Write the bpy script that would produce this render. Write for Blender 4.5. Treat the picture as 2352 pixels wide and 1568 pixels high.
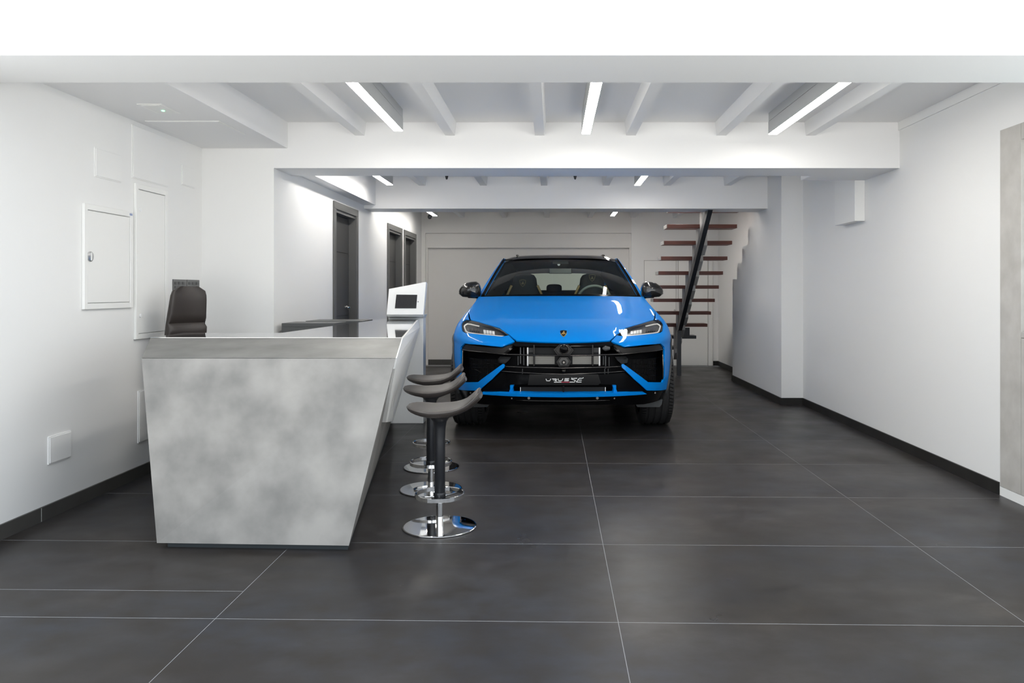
import bpy, math, random
from mathutils import Vector, Matrix, geometry
random.seed(7)
PI = math.pi
for o in list(bpy.data.objects): bpy.data.objects.remove(o)
sc = bpy.context.scene
COL = sc.collection

# ------------------------------------------------------------ camera, sky, exposure
CAM_H = 1.24; F = 1800.0; VX = 1271.0; HY = 668.0; W = 2352.0; H = 1568.0
cam = bpy.data.cameras.new('camera'); cam_o = bpy.data.objects.new('camera', cam); COL.objects.link(cam_o)
cam.sensor_width = 36.0; cam.lens = F / W * 36.0
cam_o.location = (0, 0, CAM_H); cam_o.rotation_euler = (PI / 2, 0, 0)
cam.shift_x = (W / 2 - VX) / W; cam.shift_y = (HY - H / 2) / W
cam.clip_start = 0.05; cam.clip_end = 200
sc.camera = cam_o

world = bpy.data.worlds.new('sky'); sc.world = world; world.use_nodes = True
bg = world.node_tree.nodes['Background']
bg.inputs[0].default_value = (0.86, 0.93, 1.0, 1); bg.inputs[1].default_value = 1.22
sc.view_settings.view_transform = 'Standard'; sc.view_settings.look = 'None'
sc.view_settings.gamma = 1; sc.view_settings.use_curve_mapping = False
sc.view_settings.exposure = 0.86
LED = 25.0
sun = bpy.data.lights.new('sun', 'SUN'); sun.energy = 13.5; sun.angle = 0.01; sun.color = (1.0, 0.96, 0.90)
sun_o = bpy.data.objects.new('sun', sun); COL.objects.link(sun_o); sun_o.rotation_euler = (math.radians(-40), 0, 0)   # shines from behind the building on to the street

# ------------------------------------------------------------ materials
def mat(name, col, rough=0.5, metal=0.0, spec=0.5, noise=None, bump=None, emit=None, coat=0.0, rnoise=None, coat_rough=0.03):
    """noise=(scale, colour2, detail, stretch); bump=(scale, strength); rnoise=(scale, lo, hi)"""
    m = bpy.data.materials.new(name); m.use_nodes = True
    nt = m.node_tree; b = nt.nodes['Principled BSDF']
    b.inputs['Base Color'].default_value = (*col, 1); b.inputs['Roughness'].default_value = rough
    b.inputs['Metallic'].default_value = metal
    b.inputs['Specular IOR Level'].default_value = spec
    b.inputs['Coat Weight'].default_value = coat; b.inputs['Coat Roughness'].default_value = coat_rough
    if emit:
        b.inputs['Emission Color'].default_value = (*emit[0], 1); b.inputs['Emission Strength'].default_value = emit[1]
    if noise or bump or rnoise:
        g = nt.nodes.new('ShaderNodeNewGeometry')
    if noise:
        mp = nt.nodes.new('ShaderNodeMapping'); mp.inputs['Scale'].default_value = noise[3] if len(noise) > 3 else (1, 1, 1)
        nt.links.new(g.outputs['Position'], mp.inputs['Vector'])
        n = nt.nodes.new('ShaderNodeTexNoise'); n.inputs['Scale'].default_value = noise[0]; n.inputs['Detail'].default_value = noise[2]
        nt.links.new(mp.outputs[0], n.inputs['Vector'])
        r = nt.nodes.new('ShaderNodeMapRange'); r.inputs[1].default_value = 0.32; r.inputs[2].default_value = 0.68
        nt.links.new(n.outputs['Fac'], r.inputs[0])
        mx = nt.nodes.new('ShaderNodeMix'); mx.data_type = 'RGBA'
        mx.inputs[6].default_value = (*col, 1); mx.inputs[7].default_value = (*noise[1], 1)
        nt.links.new(r.outputs[0], mx.inputs[0]); nt.links.new(mx.outputs[2], b.inputs['Base Color'])
    if rnoise:
        n = nt.nodes.new('ShaderNodeTexNoise'); n.inputs['Scale'].default_value = rnoise[0]; n.inputs['Detail'].default_value = 4
        nt.links.new(g.outputs['Position'], n.inputs['Vector'])
        r = nt.nodes.new('ShaderNodeMapRange'); r.inputs[1].default_value = 0.22; r.inputs[2].default_value = 0.78
        r.inputs[3].default_value = rnoise[1]; r.inputs[4].default_value = rnoise[2]
        nt.links.new(n.outputs['Fac'], r.inputs[0]); nt.links.new(r.outputs[0], b.inputs['Roughness'])
    if bump:
        n = nt.nodes.new('ShaderNodeTexNoise'); n.inputs['Scale'].default_value = bump[0]; n.inputs['Detail'].default_value = 3
        nt.links.new(g.outputs['Position'], n.inputs['Vector'])
        bp = nt.nodes.new('ShaderNodeBump'); bp.inputs['Strength'].default_value = bump[1]; bp.inputs['Distance'].default_value = 0.005
        nt.links.new(n.outputs['Fac'], bp.inputs['Height']); nt.links.new(bp.outputs[0], b.inputs['Normal'])
    return m

def glass_mat(name, tint, fres=1.45, rough=0.0):
    m = bpy.data.materials.new(name); m.use_nodes = True; nt = m.node_tree
    for n in list(nt.nodes): nt.nodes.remove(n)
    out = nt.nodes.new('ShaderNodeOutputMaterial'); mx = nt.nodes.new('ShaderNodeMixShader')
    tr = nt.nodes.new('ShaderNodeBsdfTransparent'); gl = nt.nodes.new('ShaderNodeBsdfGlossy'); fr = nt.nodes.new('ShaderNodeFresnel')
    tr.inputs[0].default_value = (*tint, 1); gl.inputs['Roughness'].default_value = rough; gl.inputs[0].default_value = (1, 1, 1, 1)
    fr.inputs[0].default_value = fres
    ge = nt.nodes.new('ShaderNodeNewGeometry'); sb = nt.nodes.new('ShaderNodeMath'); sb.operation = 'SUBTRACT'; sb.inputs[0].default_value = 1.0
    ml = nt.nodes.new('ShaderNodeMath'); ml.operation = 'MULTIPLY'
    nt.links.new(ge.outputs['Backfacing'], sb.inputs[1]); nt.links.new(sb.outputs[0], ml.inputs[0]); nt.links.new(fr.outputs[0], ml.inputs[1])
    nt.links.new(ml.outputs[0], mx.inputs[0]); nt.links.new(tr.outputs[0], mx.inputs[1]); nt.links.new(gl.outputs[0], mx.inputs[2])
    nt.links.new(mx.outputs[0], out.inputs[0])
    return m

M = {}
M['wall'] = mat('white_wall_paint', (0.80, 0.80, 0.79), 0.55, spec=0.3, bump=(60, 0.02))
M['ceiling'] = mat('white_ceiling_paint', (0.80, 0.80, 0.80), 0.6, spec=0.3)
M['back'] = mat('back_wall_paint', (0.74, 0.725, 0.70), 0.6, spec=0.3)
M['panel'] = mat('white_lacquer', (0.82, 0.82, 0.80), 0.35)
M['tile'] = mat('dark_stone_tile', (0.026, 0.023, 0.021), 0.32, noise=(1.6, (0.052, 0.050, 0.050), 7.0, (1, 1.6, 1)), rnoise=(2.2, 0.26, 0.42), bump=(9, 0.05))
def tile_mat():
    m = mat('dark_stone_tile', (0.026, 0.023, 0.021), 0.32, spec=0.17, rnoise=(2.2, 0.25, 0.45)); nt = m.node_tree; b = nt.nodes['Principled BSDF']
    g = nt.nodes.new('ShaderNodeNewGeometry'); mp = nt.nodes.new('ShaderNodeMapping'); mp.inputs['Scale'].default_value = (1, 1.35, 1)
    nt.links.new(g.outputs['Position'], mp.inputs['Vector'])
    def nz(scale, det, off):
        n = nt.nodes.new('ShaderNodeTexNoise'); n.inputs['Scale'].default_value = scale; n.inputs['Detail'].default_value = det; n.inputs['Roughness'].default_value = .6
        m2 = nt.nodes.new('ShaderNodeMapping'); m2.inputs['Location'].default_value = off; nt.links.new(mp.outputs[0], m2.inputs['Vector']); nt.links.new(m2.outputs[0], n.inputs['Vector'])
        r = nt.nodes.new('ShaderNodeMapRange'); r.inputs[1].default_value = .31; r.inputs[2].default_value = .70; nt.links.new(n.outputs['Fac'], r.inputs[0]); return r.outputs[0]
    def mix(f, c1, c2):
        x = nt.nodes.new('ShaderNodeMix'); x.data_type = 'RGBA'; nt.links.new(f, x.inputs[0])
        for k, c in ((6, c1), (7, c2)):
            if isinstance(c, tuple): x.inputs[k].default_value = (*c, 1)
            else: nt.links.new(c, x.inputs[k])
        return x.outputs[2]
    c = mix(nz(1.5, 9, (0, 0, 0)), (0.012, 0.0085, 0.006), (0.070, 0.060, 0.052))
    c = mix(nz(.8, 4, (7, 3, 0)), c, (0.034, 0.037, 0.046))
    c = mix(nz(6, 6, (2, 9, 0)), c, (0.026, 0.0225, 0.020))
    nt.links.new(c, b.inputs['Base Color']); return m
M['tile'] = tile_mat()
M['grout'] = mat('grey_grout', (0.27, 0.275, 0.285), 0.8)
M['skirting'] = mat('dark_skirting_tile_lit', (0.05, 0.048, 0.044), 0.5, noise=(5, (0.068, 0.066, 0.062), 4.0))  # lighter copy: the light on the left side is put into the colour
M['skirting_shaded'] = mat('dark_skirting_tile_shaded', (0.014, 0.013, 0.012), 0.5, spec=.3, noise=(5, (0.022, 0.021, 0.019), 4.0))  # same tile darkened: shade of the right side is put into the colour
M['skirt_joint'] = mat('skirting_joint', (0.4, 0.4, 0.38), 0.8)
M['stone'] = mat('beige_stone_cladding', (0.42, 0.405, 0.375), 0.5, noise=(7, (0.52, 0.505, 0.475), 8.0), bump=(25, 0.12))
M['pave'] = mat('outdoor_paving', (0.70, 0.69, 0.67), 0.8, noise=(3, (0.60, 0.59, 0.58), 4.0))
M['led'] = mat('led_diffuser', (1, 1, 1), 0.5, emit=((1.0, 0.96, 0.90), LED))
M['lamp_body'] = mat('grey_aluminium', (0.50, 0.51, 0.51), 0.45, metal=0.2)
M['lamp_line'] = mat('lamp_joint_black', (0.02, 0.02, 0.02), 0.5)
M['door'] = mat('dark_grey_door', (0.050, 0.050, 0.049), 0.45)
M['door_frame'] = mat('grey_door_frame', (0.095, 0.095, 0.093), 0.4)
M['groove'] = mat('door_groove', (0.015, 0.015, 0.015), 0.6)
M['chrome'] = mat('polished_chrome', (0.85, 0.85, 0.85), 0.04, metal=1.0)
M['steel'] = mat('brushed_steel', (0.6, 0.6, 0.6), 0.3, metal=1.0)
M['black'] = mat('satin_black', (0.012, 0.013, 0.016), 0.32)
M['matte_black'] = mat('matte_black', (0.008, 0.008, 0.008), 0.7)
M['leather'] = mat('grey_brown_leather', (0.034, 0.0275, 0.0245), 0.48, bump=(180, 0.08))
M['leather_seam'] = mat('leather_piping', (0.065, 0.058, 0.053), 0.45)
M['wood'] = mat('mahogany', (0.15, 0.036, 0.021), 0.42, noise=(6, (0.10, 0.024, 0.014), 6.0, (0.6, 6, 6)))
M['wood_end'] = mat('tread_end_grey', (0.32, 0.31, 0.30), 0.5)
M['iron'] = mat('dark_blue_steel', (0.018, 0.021, 0.026), 0.4)
M['grey_steel'] = mat('pale_grey_steel', (0.36, 0.36, 0.35), 0.5)
M['desk'] = mat('dark_grey_laminate', (0.075, 0.078, 0.078), 0.45)
M['screen'] = mat('tablet_screen', (0.02, 0.02, 0.022), 0.25, noise=(160, (0.03, 0.03, 0.034), 2.0))
M['switch'] = mat('grey_switch_plate', (0.13, 0.13, 0.128), 0.4)
M['switch_dark'] = mat('dark_switch_button', (0.085, 0.085, 0.085), 0.4)
M['counter'] = mat('mottled_metal_lacquer', (0.172, 0.166, 0.155), 0.45, metal=0.25, noise=(4.2, (0.315, 0.300, 0.278), 8.0), rnoise=(3, 0.42, 0.52))
M['counter_edge'] = mat('mottled_metal_lacquer_edge', (0.13, 0.128, 0.122), 0.5, metal=0.2, noise=(4.2, (0.22, 0.215, 0.205), 7.0))
M['counter_top'] = mat('polished_metal_top', (0.30, 0.31, 0.31), 0.07, metal=0.45, noise=(3, (0.36, 0.37, 0.37), 4.0), coat=1.0)
M['plinth'] = mat('plinth_steel', (0.05, 0.06, 0.065), 0.4, metal=0.5)
M['green'] = mat('green_led', (0.1, 1, 0.3), 0.5, emit=((0.1, 1.0, 0.3), 6))
M['sticker'] = mat('blue_sticker', (0.28, 0.33, 0.5), 0.5)
M['window_white'] = mat('window_frame_white', (0.85, 0.86, 0.86), 0.35)
M['glass'] = glass_mat('window_glass', (0.92, 0.96, 0.95))

# ------------------------------------------------------------ mesh helpers
def tag(o, label=None, cat=None, group=None, kind=None):
    if label: o['label'] = label
    if cat: o['category'] = cat
    if group: o['group'] = group
    if kind: o['kind'] = kind
    return o

def mobj(name, verts, faces, m, parent=None, smooth=False, kind=None, mats=None, fmat=None):
    me = bpy.data.meshes.new(name); me.from_pydata([tuple(v) for v in verts], [], faces); me.update()
    if mats:
        for mm in mats: me.materials.append(mm)
        if fmat:
            for i, p in enumerate(me.polygons): p.material_index = fmat[i]
    else:
        me.materials.append(m)
    if smooth:
        for p in me.polygons: p.use_smooth = True
    o = bpy.data.objects.new(name, me); COL.objects.link(o)
    if parent: o.parent = parent
    if kind: o['kind'] = kind
    return o

def empty(name, loc=(0, 0, 0), rz=0.0, parent=None):
    o = bpy.data.objects.new(name, None); o.location = loc; o.rotation_euler = (0, 0, rz); COL.objects.link(o)
    o.empty_display_size = 0.1
    if parent: o.parent = parent
    return o

class MB:
    def __init__(s): s.v = []; s.f = []
    def add(s, vs, fs):
        n = len(s.v); s.v += [tuple(v) for v in vs]; s.f += [tuple(i + n for i in f) for f in fs]; return s
    def box(s, x0, x1, y0, y1, z0, z1):
        return s.add([(x0,y0,z0),(x1,y0,z0),(x1,y1,z0),(x0,y1,z0),(x0,y0,z1),(x1,y0,z1),(x1,y1,z1),(x0,y1,z1)],
                     [(0,3,2,1),(4,5,6,7),(0,1,5,4),(1,2,6,5),(2,3,7,6),(3,0,4,7)])
    def prism(s, bottom, top):
        n = len(bottom); vs = list(bottom) + list(top)
        fs = [tuple(reversed(range(n))), tuple(range(n, 2*n))] + [(i, (i+1) % n, (i+1) % n + n, i + n) for i in range(n)]
        return s.add(vs, fs)
    def tube(s, pts, r, n=10, cap=True):
        pts = [Vector(p) for p in pts]; rs = r if isinstance(r, (list, tuple)) else [r]*len(pts)
        rings = []; prev = None
        for i, p in enumerate(pts):
            a = pts[max(i-1, 0)]; b = pts[min(i+1, len(pts)-1)]; t = (b - a).normalized()
            if prev is None:
                u = Vector((0, 0, 1)) if abs(t.z) < 0.9 else Vector((1, 0, 0))
            else: u = prev
            u = (u - t * u.dot(t)).normalized(); w = t.cross(u); prev = u
            rings.append([p + (u*math.cos(2*PI*k/n) + w*math.sin(2*PI*k/n))*rs[i] for k in range(n)])
        return s.loft(rings, cap)
    def loft(s, rings, cap=True, closed=False):
        n = len(rings[0]); m_ = len(rings); vs = [v for r in rings for v in r]; fs = []
        for i in range(m_ if closed else m_-1):
            j = (i+1) % m_
            for k in range(n):
                fs.append((i*n+k, i*n+(k+1) % n, j*n+(k+1) % n, j*n+k))
        if cap and not closed:
            fs.append(tuple(reversed(range(n)))); fs.append(tuple((m_-1)*n + k for k in range(n)))
        return s.add(vs, fs)
    def lathe(s, prof, c=(0, 0, 0), n=40, axis='z', cap=False):
        rings = []
        for r, h in prof:
            ring = []
            for k in range(n):
                a = 2*PI*k/n
                if axis == 'z': ring.append((c[0]+r*math.cos(a), c[1]+r*math.sin(a), c[2]+h))
                elif axis == 'x': ring.append((c[0]+h, c[1]+r*math.cos(a), c[2]+r*math.sin(a)))
                else: ring.append((c[0]+r*math.cos(a), c[1]+h, c[2]+r*math.sin(a)))
            rings.append(ring)
        return s.loft(rings, cap)
    def grid(s, fn, nu, nv):
        vs = [fn(i/nu, j/nv) for i in range(nu+1) for j in range(nv+1)]
        fs = [(i*(nv+1)+j, (i+1)*(nv+1)+j, (i+1)*(nv+1)+j+1, i*(nv+1)+j+1) for i in range(nu) for j in range(nv)]
        return s.add(vs, fs)
    def build(s, name, m, parent=None, smooth=False, bevel=0.0, kind=None, seg=2, autosmooth=None):
        o = mobj(name, s.v, s.f, m, parent, smooth, kind)
        if bevel:
            b = o.modifiers.new('bevel', 'BEVEL'); b.width = bevel; b.segments = seg; b.limit_method = 'ANGLE'; b.angle_limit = math.radians(40)
            for p in o.data.polygons: p.use_smooth = True
            w = o.modifiers.new('wn', 'WEIGHTED_NORMAL'); w.keep_sharp = True
        elif smooth and autosmooth is not None:
            o.data.set_sharp_from_angle(angle=math.radians(autosmooth))
        return o

def box(name, x0, x1, y0, y1, z0, z1, m, parent=None, bevel=0.0, kind=None):
    return MB().box(x0, x1, y0, y1, z0, z1).build(name, m, parent, bevel=bevel, kind=kind)

def interp(tab, x):
    """smooth cubic (Catmull-Rom, clamped) interpolation of a table of (x, y)"""
    if x <= tab[0][0]: return tab[0][1]
    if x >= tab[-1][0]: return tab[-1][1]
    for i in range(len(tab)-1):
        if tab[i][0] <= x <= tab[i+1][0]:
            x0, y0 = tab[i]; x1, y1 = tab[i+1]; h = x1-x0; t = (x-x0)/h
            d = (y1-y0)/h
            def slope(k):
                if k == 0: return (tab[1][1]-tab[0][1])/(tab[1][0]-tab[0][0])
                if k == len(tab)-1: return (tab[-1][1]-tab[-2][1])/(tab[-1][0]-tab[-2][0])
                a = (tab[k][1]-tab[k-1][1])/(tab[k][0]-tab[k-1][0]); b = (tab[k+1][1]-tab[k][1])/(tab[k+1][0]-tab[k][0])
                return 0 if a*b <= 0 else 2*a*b/(a+b)
            m0, m1 = slope(i), slope(i+1)
            return (2*t**3-3*t*t+1)*y0 + (t**3-2*t*t+t)*h*m0 + (-2*t**3+3*t*t)*y1 + (t**3-t*t)*h*m1
# ------------------------------------------------------------ room shell
XL, XR, ZC = -2.76, 2.72, 2.565
ZB2 = 2.205; YB = 13.05
box('pavement', -14, 14, -16, 1.9, -0.13, -0.012, M['pave'], kind='structure')
floor = box('floor', -3.1, 3.4, 1.9, 13.3, -0.12, -0.0002, M['grout'], kind='structure')
xs = [-2.76, -1.28, 0.243, 1.763, 2.78]
ys = [2.933 + 0.903*k for k in range(-1, 12)]
G = 0.0018
def tilebox(x0, x1, y0, y1):
    sk = lambda x, y: y - 0.0222*(x - 0.243)
    x0 += .0012; x1 -= .0012; y0 += G; y1 -= G
    b = [(x0, sk(x0, y0), -0.011), (x1, sk(x1, y0), -0.011), (x1, sk(x1, y1), -0.011), (x0, sk(x0, y1), -0.011)]
    t = [(x, y, 0.0) for x, y, z in b]
    mb = MB(); mb.prism(b, t); mb.build('tile', M['tile'], floor)
for j in range(len(ys)-1):
    for i in range(4):
        y0, y1 = ys[j], min(ys[j+1], 13.03 + 0.0222*(xs[i]-0.243))
        if y1 - y0 < 0.05: continue
        if i == 0 and j == 1:
            tilebox(xs[0], xs[1], y0, y0+0.27); tilebox(xs[0], xs[1], y0+0.27, y1)
        else: tilebox(xs[i], xs[i+1], y0, y1)

# left wall (front bay), pier, inner left wall
wl = box('wall_left', XL-0.25, XL, 3.36, 6.157, 0, 3.0, M['wall'], kind='structure')
box('wall_left_pier', XL-0.25, -2.196, 6.157, 6.577, 0, 2.9, M['wall'], kind='structure')
wi = MB()
D1, D2, D3 = (7.80, 8.765), (10.345, 11.336), (11.49, 12.477)
prev = 6.577
for a, b in (D1, D2, D3):
    wi.box(-2.40, -2.196, prev, a+0.03, 0, 2.9); wi.box(-2.40, -2.196, a+0.03, b-0.03, 2.10, 2.9); prev = b-0.03
wi.box(-2.40, -2.196, prev, YB+0.2, 0, 2.9)
wi.build('wall_inner_left', M['wall'], kind='structure')
# right wall with the window bay in front of Y=4.77
wr = MB()
wr.box(XR, XR+0.25, 4.77, 8.54, 0, 2.9)
wr.build('wall_right', M['wall'], kind='structure')
# pier and stepped wall end on the right
pw = MB()
steps = [(10.87, 0, 1.40), (10.60, 1.40, 1.615), (10.31, 1.615, 1.83), (10.0, 1.83, 2.05), (9.75, 2.05, 2.9)]
for y1, z0, z1 in steps: pw.box(2.485, 2.62, 8.54, y1, z0, z1)
pw.box(2.62, XR+0.25, 8.54, 8.70, 0, 2.9)
pw.build('wall_stair_side', M['wall'], kind='structure')
box('wall_far_right', 2.745, 2.95, 8.70, YB+0.2, 0, 2.9, M['wall'], kind='structure')
# back wall with shutter recess
bw = MB()
bw.box(-2.40, -2.13, YB, YB+0.3, 0, 2.9); bw.box(-2.13, 1.30, YB, YB+0.3, 2.204, 2.9)
wb = bw.build('wall_back', M['back'], kind='structure')
box('wall_back_right', 1.30, 2.95, YB, YB+0.3, 0, 2.9, M['wall'], kind='structure')
box('shutter_housing', -2.13, 1.30, YB+0.05, YB+0.3, 1.96, 2.204, M['back'], wb)
box('recessed_panel', -2.10, 1.27, YB+0.12, YB+0.3, 0, 1.96, M['back'], wb)
box('recess_jamb', 1.27, 1.30, YB+0.06, YB+0.3, 0, 1.96, M['back'], wb)
box('recess_jamb', -2.13, -2.10, YB+0.06, YB+0.3, 0, 1.96, M['back'], wb)
box('recess_skirting', -2.10, 1.27, YB+0.10, YB+0.12, 0, 0.09, M['skirting'], wb)

# front lintel over the shop opening (the facade above it) and facade returns out of view
box('wall_front', -7, 7, 3.36, 3.80, 2.25, 4.6, M['wall'], kind='structure')
# ceiling with beams and joists
ce = box('ceiling', -3.0, 3.0, 3.80, YB+0.3, ZC, ZC+0.15, M['ceiling'], kind='structure')
box('cross_beam', -2.196, XR, 6.157, 6.577, ZB2, ZC, M['ceiling'], ce)
box('beam_step', 2.16, XR, 6.577, 6.84, ZB2, ZC, M['ceiling'], ce)
box('cross_beam', -2.196, 2.485, 9.09, 9.49, 2.195, ZC, M['ceiling'], ce)
box('soffit', XL, -2.087, 3.80, 6.157, 2.36, ZC, M['ceiling'], ce)
box('soffit', -2.196, -2.062, 6.577, 9.09, 2.235, ZC, M['ceiling'], ce)
for x in (-1.52, -0.811, -0.107, 0.609, 1.319, 2.02):
    for y0, y1 in ((3.80, 6.157), (6.577, 9.09), (9.49, YB)):
        MB().prism([(x-.037, y0, 2.46), (x+.037, y0, 2.46), (x+.037, y1, 2.46), (x-.037, y1, 2.46)],
                   [(x-.05, y0, ZC+.01), (x+.05, y0, ZC+.01), (x+.05, y1, ZC+.01), (x-.05, y1, ZC+.01)]).build('joist', M['ceiling'], ce)
box('trim_1', XR-0.012, XR, 3.80, 6.157, 2.50, ZC, M['wall'], kind='structure')

# skirtings
sk1 = MB().box(XL, XL+0.012, 3.36, 6.145, 0, 0.076).build('baseboard_left', M['skirting'], kind='structure')
box('skirting_joint', XL+0.012, XL+0.013, 4.205, 4.209, 0.002, 0.074, M['skirt_joint'], sk1)
box('baseboard_pier', XL, -2.196, 6.145, 6.157, 0, 0.076, M['skirting'], kind='structure')
mb = MB(); prev = 6.157
for a, b in (D1, D2, D3): mb.box(-2.196, -2.184, prev, a-0.03, 0, 0.076); prev = b+0.03
mb.box(-2.196, -2.184, prev, YB, 0, 0.076); mb.build('baseboard_inner_left', M['skirting'], kind='structure')
box('baseboard_right', XR-0.012, XR, 4.775, 8.528, 0, 0.076, M['skirting_shaded'], kind='structure')
box('baseboard_column', 2.473, XR, 8.528, 8.54, 0, 0.076, M['skirting_shaded'], kind='structure')
MB().box(2.473, 2.485, 8.54, 10.882, 0, 0.076).box(2.485, 2.62, 10.87, 10.882, 0, 0.076).build('baseboard_stair_side', M['skirting_shaded'], kind='structure')
MB().box(2.733, 2.745, 10.9, YB, 0, 0.076).box(2.66, 2.733, YB-0.012, YB, 0, 0.076).build('baseboard_far_right', M['skirting_shaded'], kind='structure')

# stone clad window bay on the right, nearest the camera
bay = MB()
bay.box(XR, XR+0.25, 3.36, 4.77, 2.215, 3.0).box(XR+0.03, XR+0.25, 4.55, 4.77, 0, 2.215).box(XR+0.03, XR+0.25, 3.36, 4.55, 0, 1.0).box(XR+0.03, XR+0.25, 3.36, 4.55, 2.12, 2.215)
wbay = bay.build('wall_window_bay', M['wall'], kind='structure')
box('stone_panel', XR-0.004, XR+0.03, 4.552, 4.765, 0.056, 2.215, M['stone'], wbay, bevel=0.001)
box('stone_panel', XR-0.004, XR+0.03, 3.95, 4.549, 0.056, 0.965, M['stone'], wbay, bevel=0.001)
box('stone_panel', XR-0.004, XR+0.03, 3.36, 3.947, 0.056, 0.965, M['stone'], wbay, bevel=0.001)
box('stone_sill', XR-0.004, XR+0.03, 3.36, 4.549, 0.969, 1.0, M['stone'], wbay, bevel=0.001)
box('stone_panel', XR-0.004, XR+0.03, 3.36, 4.549, 2.12, 2.215, M['stone'], wbay, bevel=0.001)
box('plinth_panel', XR-0.006, XR+0.03, 3.36, 4.765, 0, 0.053, M['panel'], wbay)
w1 = MB().box(XR+0.02, XR+0.07, 4.515, 4.55, 1.0, 2.12).box(XR+0.02, XR+0.07, 3.36, 4.515, 1.0, 1.035).box(XR+0.02, XR+0.07, 3.36, 4.515, 2.085, 2.12).box(XR+0.02, XR+0.07, 3.36, 3.395, 1.035, 2.085).build('window_1', M['window_white'], kind='structure')
box('pane', XR+0.04, XR+0.046, 3.395, 4.515, 1.035, 2.085, M['glass'], w1)

# dark doors in the inner left wall
def dark_door(n, y0, y1, handle=True):
    d = empty('door_%d' % n, (-2.196, (y0+y1)/2, 0)); d['kind'] = 'structure'; h = (y1-y0)/2
    tw = 0.075
    MB().box(0, 0.018, -h, -h+tw, 0, 2.14-tw).box(0, 0.018, h-tw, h, 0, 2.14-tw).box(0, 0.018, -h, h, 2.14-tw, 2.14).build('architrave', M['door_frame'], d, bevel=0.003)
    j = h-0.05
    MB().box(-0.12, 0.004, -j, -j+0.03, 0, 2.07).box(-0.12, 0.004, j-0.03, j, 0, 2.07).box(-0.12, 0.004, -j+0.03, j-0.03, 2.035, 2.07).build('door_frame', M['door_frame'], d)
    j -= 0.033
    zs = [0.01, 0.30, 0.975, 1.65, 2.03]
    for a, b in zip(zs[:-1], zs[1:]):
        box('door_panel', -0.11, -0.07, -j, j, a+0.002, b-0.002, M['door'], d, bevel=0.002)
    box('door_core', -0.12, -0.076, -j, j, 0.01, 2.03, M['groove'], d)
    MB().lathe([(0.0, 0), (0.024, 0), (0.024, 0.008), (0.010, 0.010), (0.010, 0.04), (0, 0.04)], (-0.07, j-0.07, 1.06), 16, 'x').build('handle_rose', M['chrome'], d, smooth=True, autosmooth=40)
    MB().tube([(-0.035, j-0.07, 1.06), (-0.032, j-0.10, 1.06), (-0.032, j-0.19, 1.06)], 0.009, 10).build('door_handle', M['chrome'], d, smooth=True)
for n, (a, b) in enumerate((D1, D2, D3), 1): dark_door(n, a, b)

# white flush doors at the back right
def flush_door(n, x0, x1, knob):
    d = empty('door_%d' % n, ((x0+x1)/2, YB, 0)); d['kind'] = 'structure'; h = (x1-x0)/2
    MB().box(-h, -h+0.006, -0.006, 0, 0, 1.75).box(h-0.006, h, -0.006, 0, 0, 1.75).box(-h, h, -0.006, 0, 1.744, 1.75).build('door_gap', M['groove'] if 0 else M['wood_end'], d)
    box('door_leaf', -h+0.006, h-0.006, -0.012, -0.001, 0.004, 1.742, M['panel'], d, bevel=0.002)
    if knob: MB().lathe([(0, 0), (0.016, 0), (0.020, -0.01), (0.016, -0.03), (0, -0.034)], (h-0.03, -0.012, 0.915), 14, 'y').build('door_knob', M['steel'], d, smooth=True)
flush_door(4, 1.508, 2.045, True)
flush_door(5, 2.075, 2.574, False)
box('trim_2', 2.584, 2.65, YB-0.02, YB, 0, 1.77, M['panel'], kind='structure', bevel=0.002)

# boxed duct on the right wall
tag(MB().box(2.632, XR, 6.845, 7.33, 1.851, ZC-.004).build('duct_casing', M['panel'], bevel=0.002), 'white boxed-in casing hanging down the right wall behind the first cross beam', 'casing')

# ------------------------------------------------------------ linear LED lights
def lamp(x, y0, y1, label):
    t = empty('linear_ceiling_light', (x, y0, ZC)); L = y1-y0
    tag(t, label, 'ceiling light', 'linear LED lights under the ceiling')
    zb = 2.405-ZC
    MB().box(-.033, .033, 0, L, zb+.004, -.066).build('housing', M['lamp_body'], t)
    box('mounting_rail', -.031, .031, 0.0, L, -.062, 0, M['lamp_body'], t)
    box('rail_joint', -.029, .029, 0.002, L-.002, -.066, -.062, M['lamp_line'], t)
    box('diffuser', -.031, .031, 0.004, L-.002, zb, zb+.004, M['led'], t)
for a in ((-1.13, 3.85, 5.72, 'leftmost of the three long LED bars in front of the first cross beam'),
          (0.242, 3.85, 5.82, 'middle one of the three long LED bars, seen almost end-on'),
          (1.635, 3.85, 5.84, 'rightmost of the three long LED bars, slanting up to the right'),
          (-1.80, 6.7, 8.63, 'short LED bar behind the first cross beam, above the nearest dark door'),
          (0.928, 6.7, 8.66, 'short LED bar behind the first cross beam, near the staircase side'),
          (-1.84, 9.6, 12.2, 'far LED bar behind the second cross beam, over the far pair of dark doors'),
          (0.92, 9.6, 12.2, 'far LED bar behind the second cross beam, above the blue car'),
          (1.67, 9.55, 11.2, 'added LED bar, out of view behind the second cross beam, brightening the staircase area')):  # this last bar is added, unseen, to lift the light by the stairs
    lamp(*a)
def ceiling_dot(x, y, z, r, label, name='ceiling_sensor', cat='sensor'):
    t = empty(name, (x, y, z)); tag(t, label, cat)
    MB().lathe([(0, 0), (r, 0), (r, -.012), (r*.9, -.018), (0, -.018)], (0, 0, 0), 20).build('base', M['matte_black'], t, smooth=True, autosmooth=40)
    MB().lathe([(r*.8, -.018), (r*.7, -.034), (r*.4, -.044), (0, -.047)], (0, 0, 0), 20).build('dome', M['black'], t, smooth=True)
ceiling_dot(0.25, 9.0, ZC, .018, 'tiny black ceiling sensor above the car roof, peeping below the first cross beam')
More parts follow.
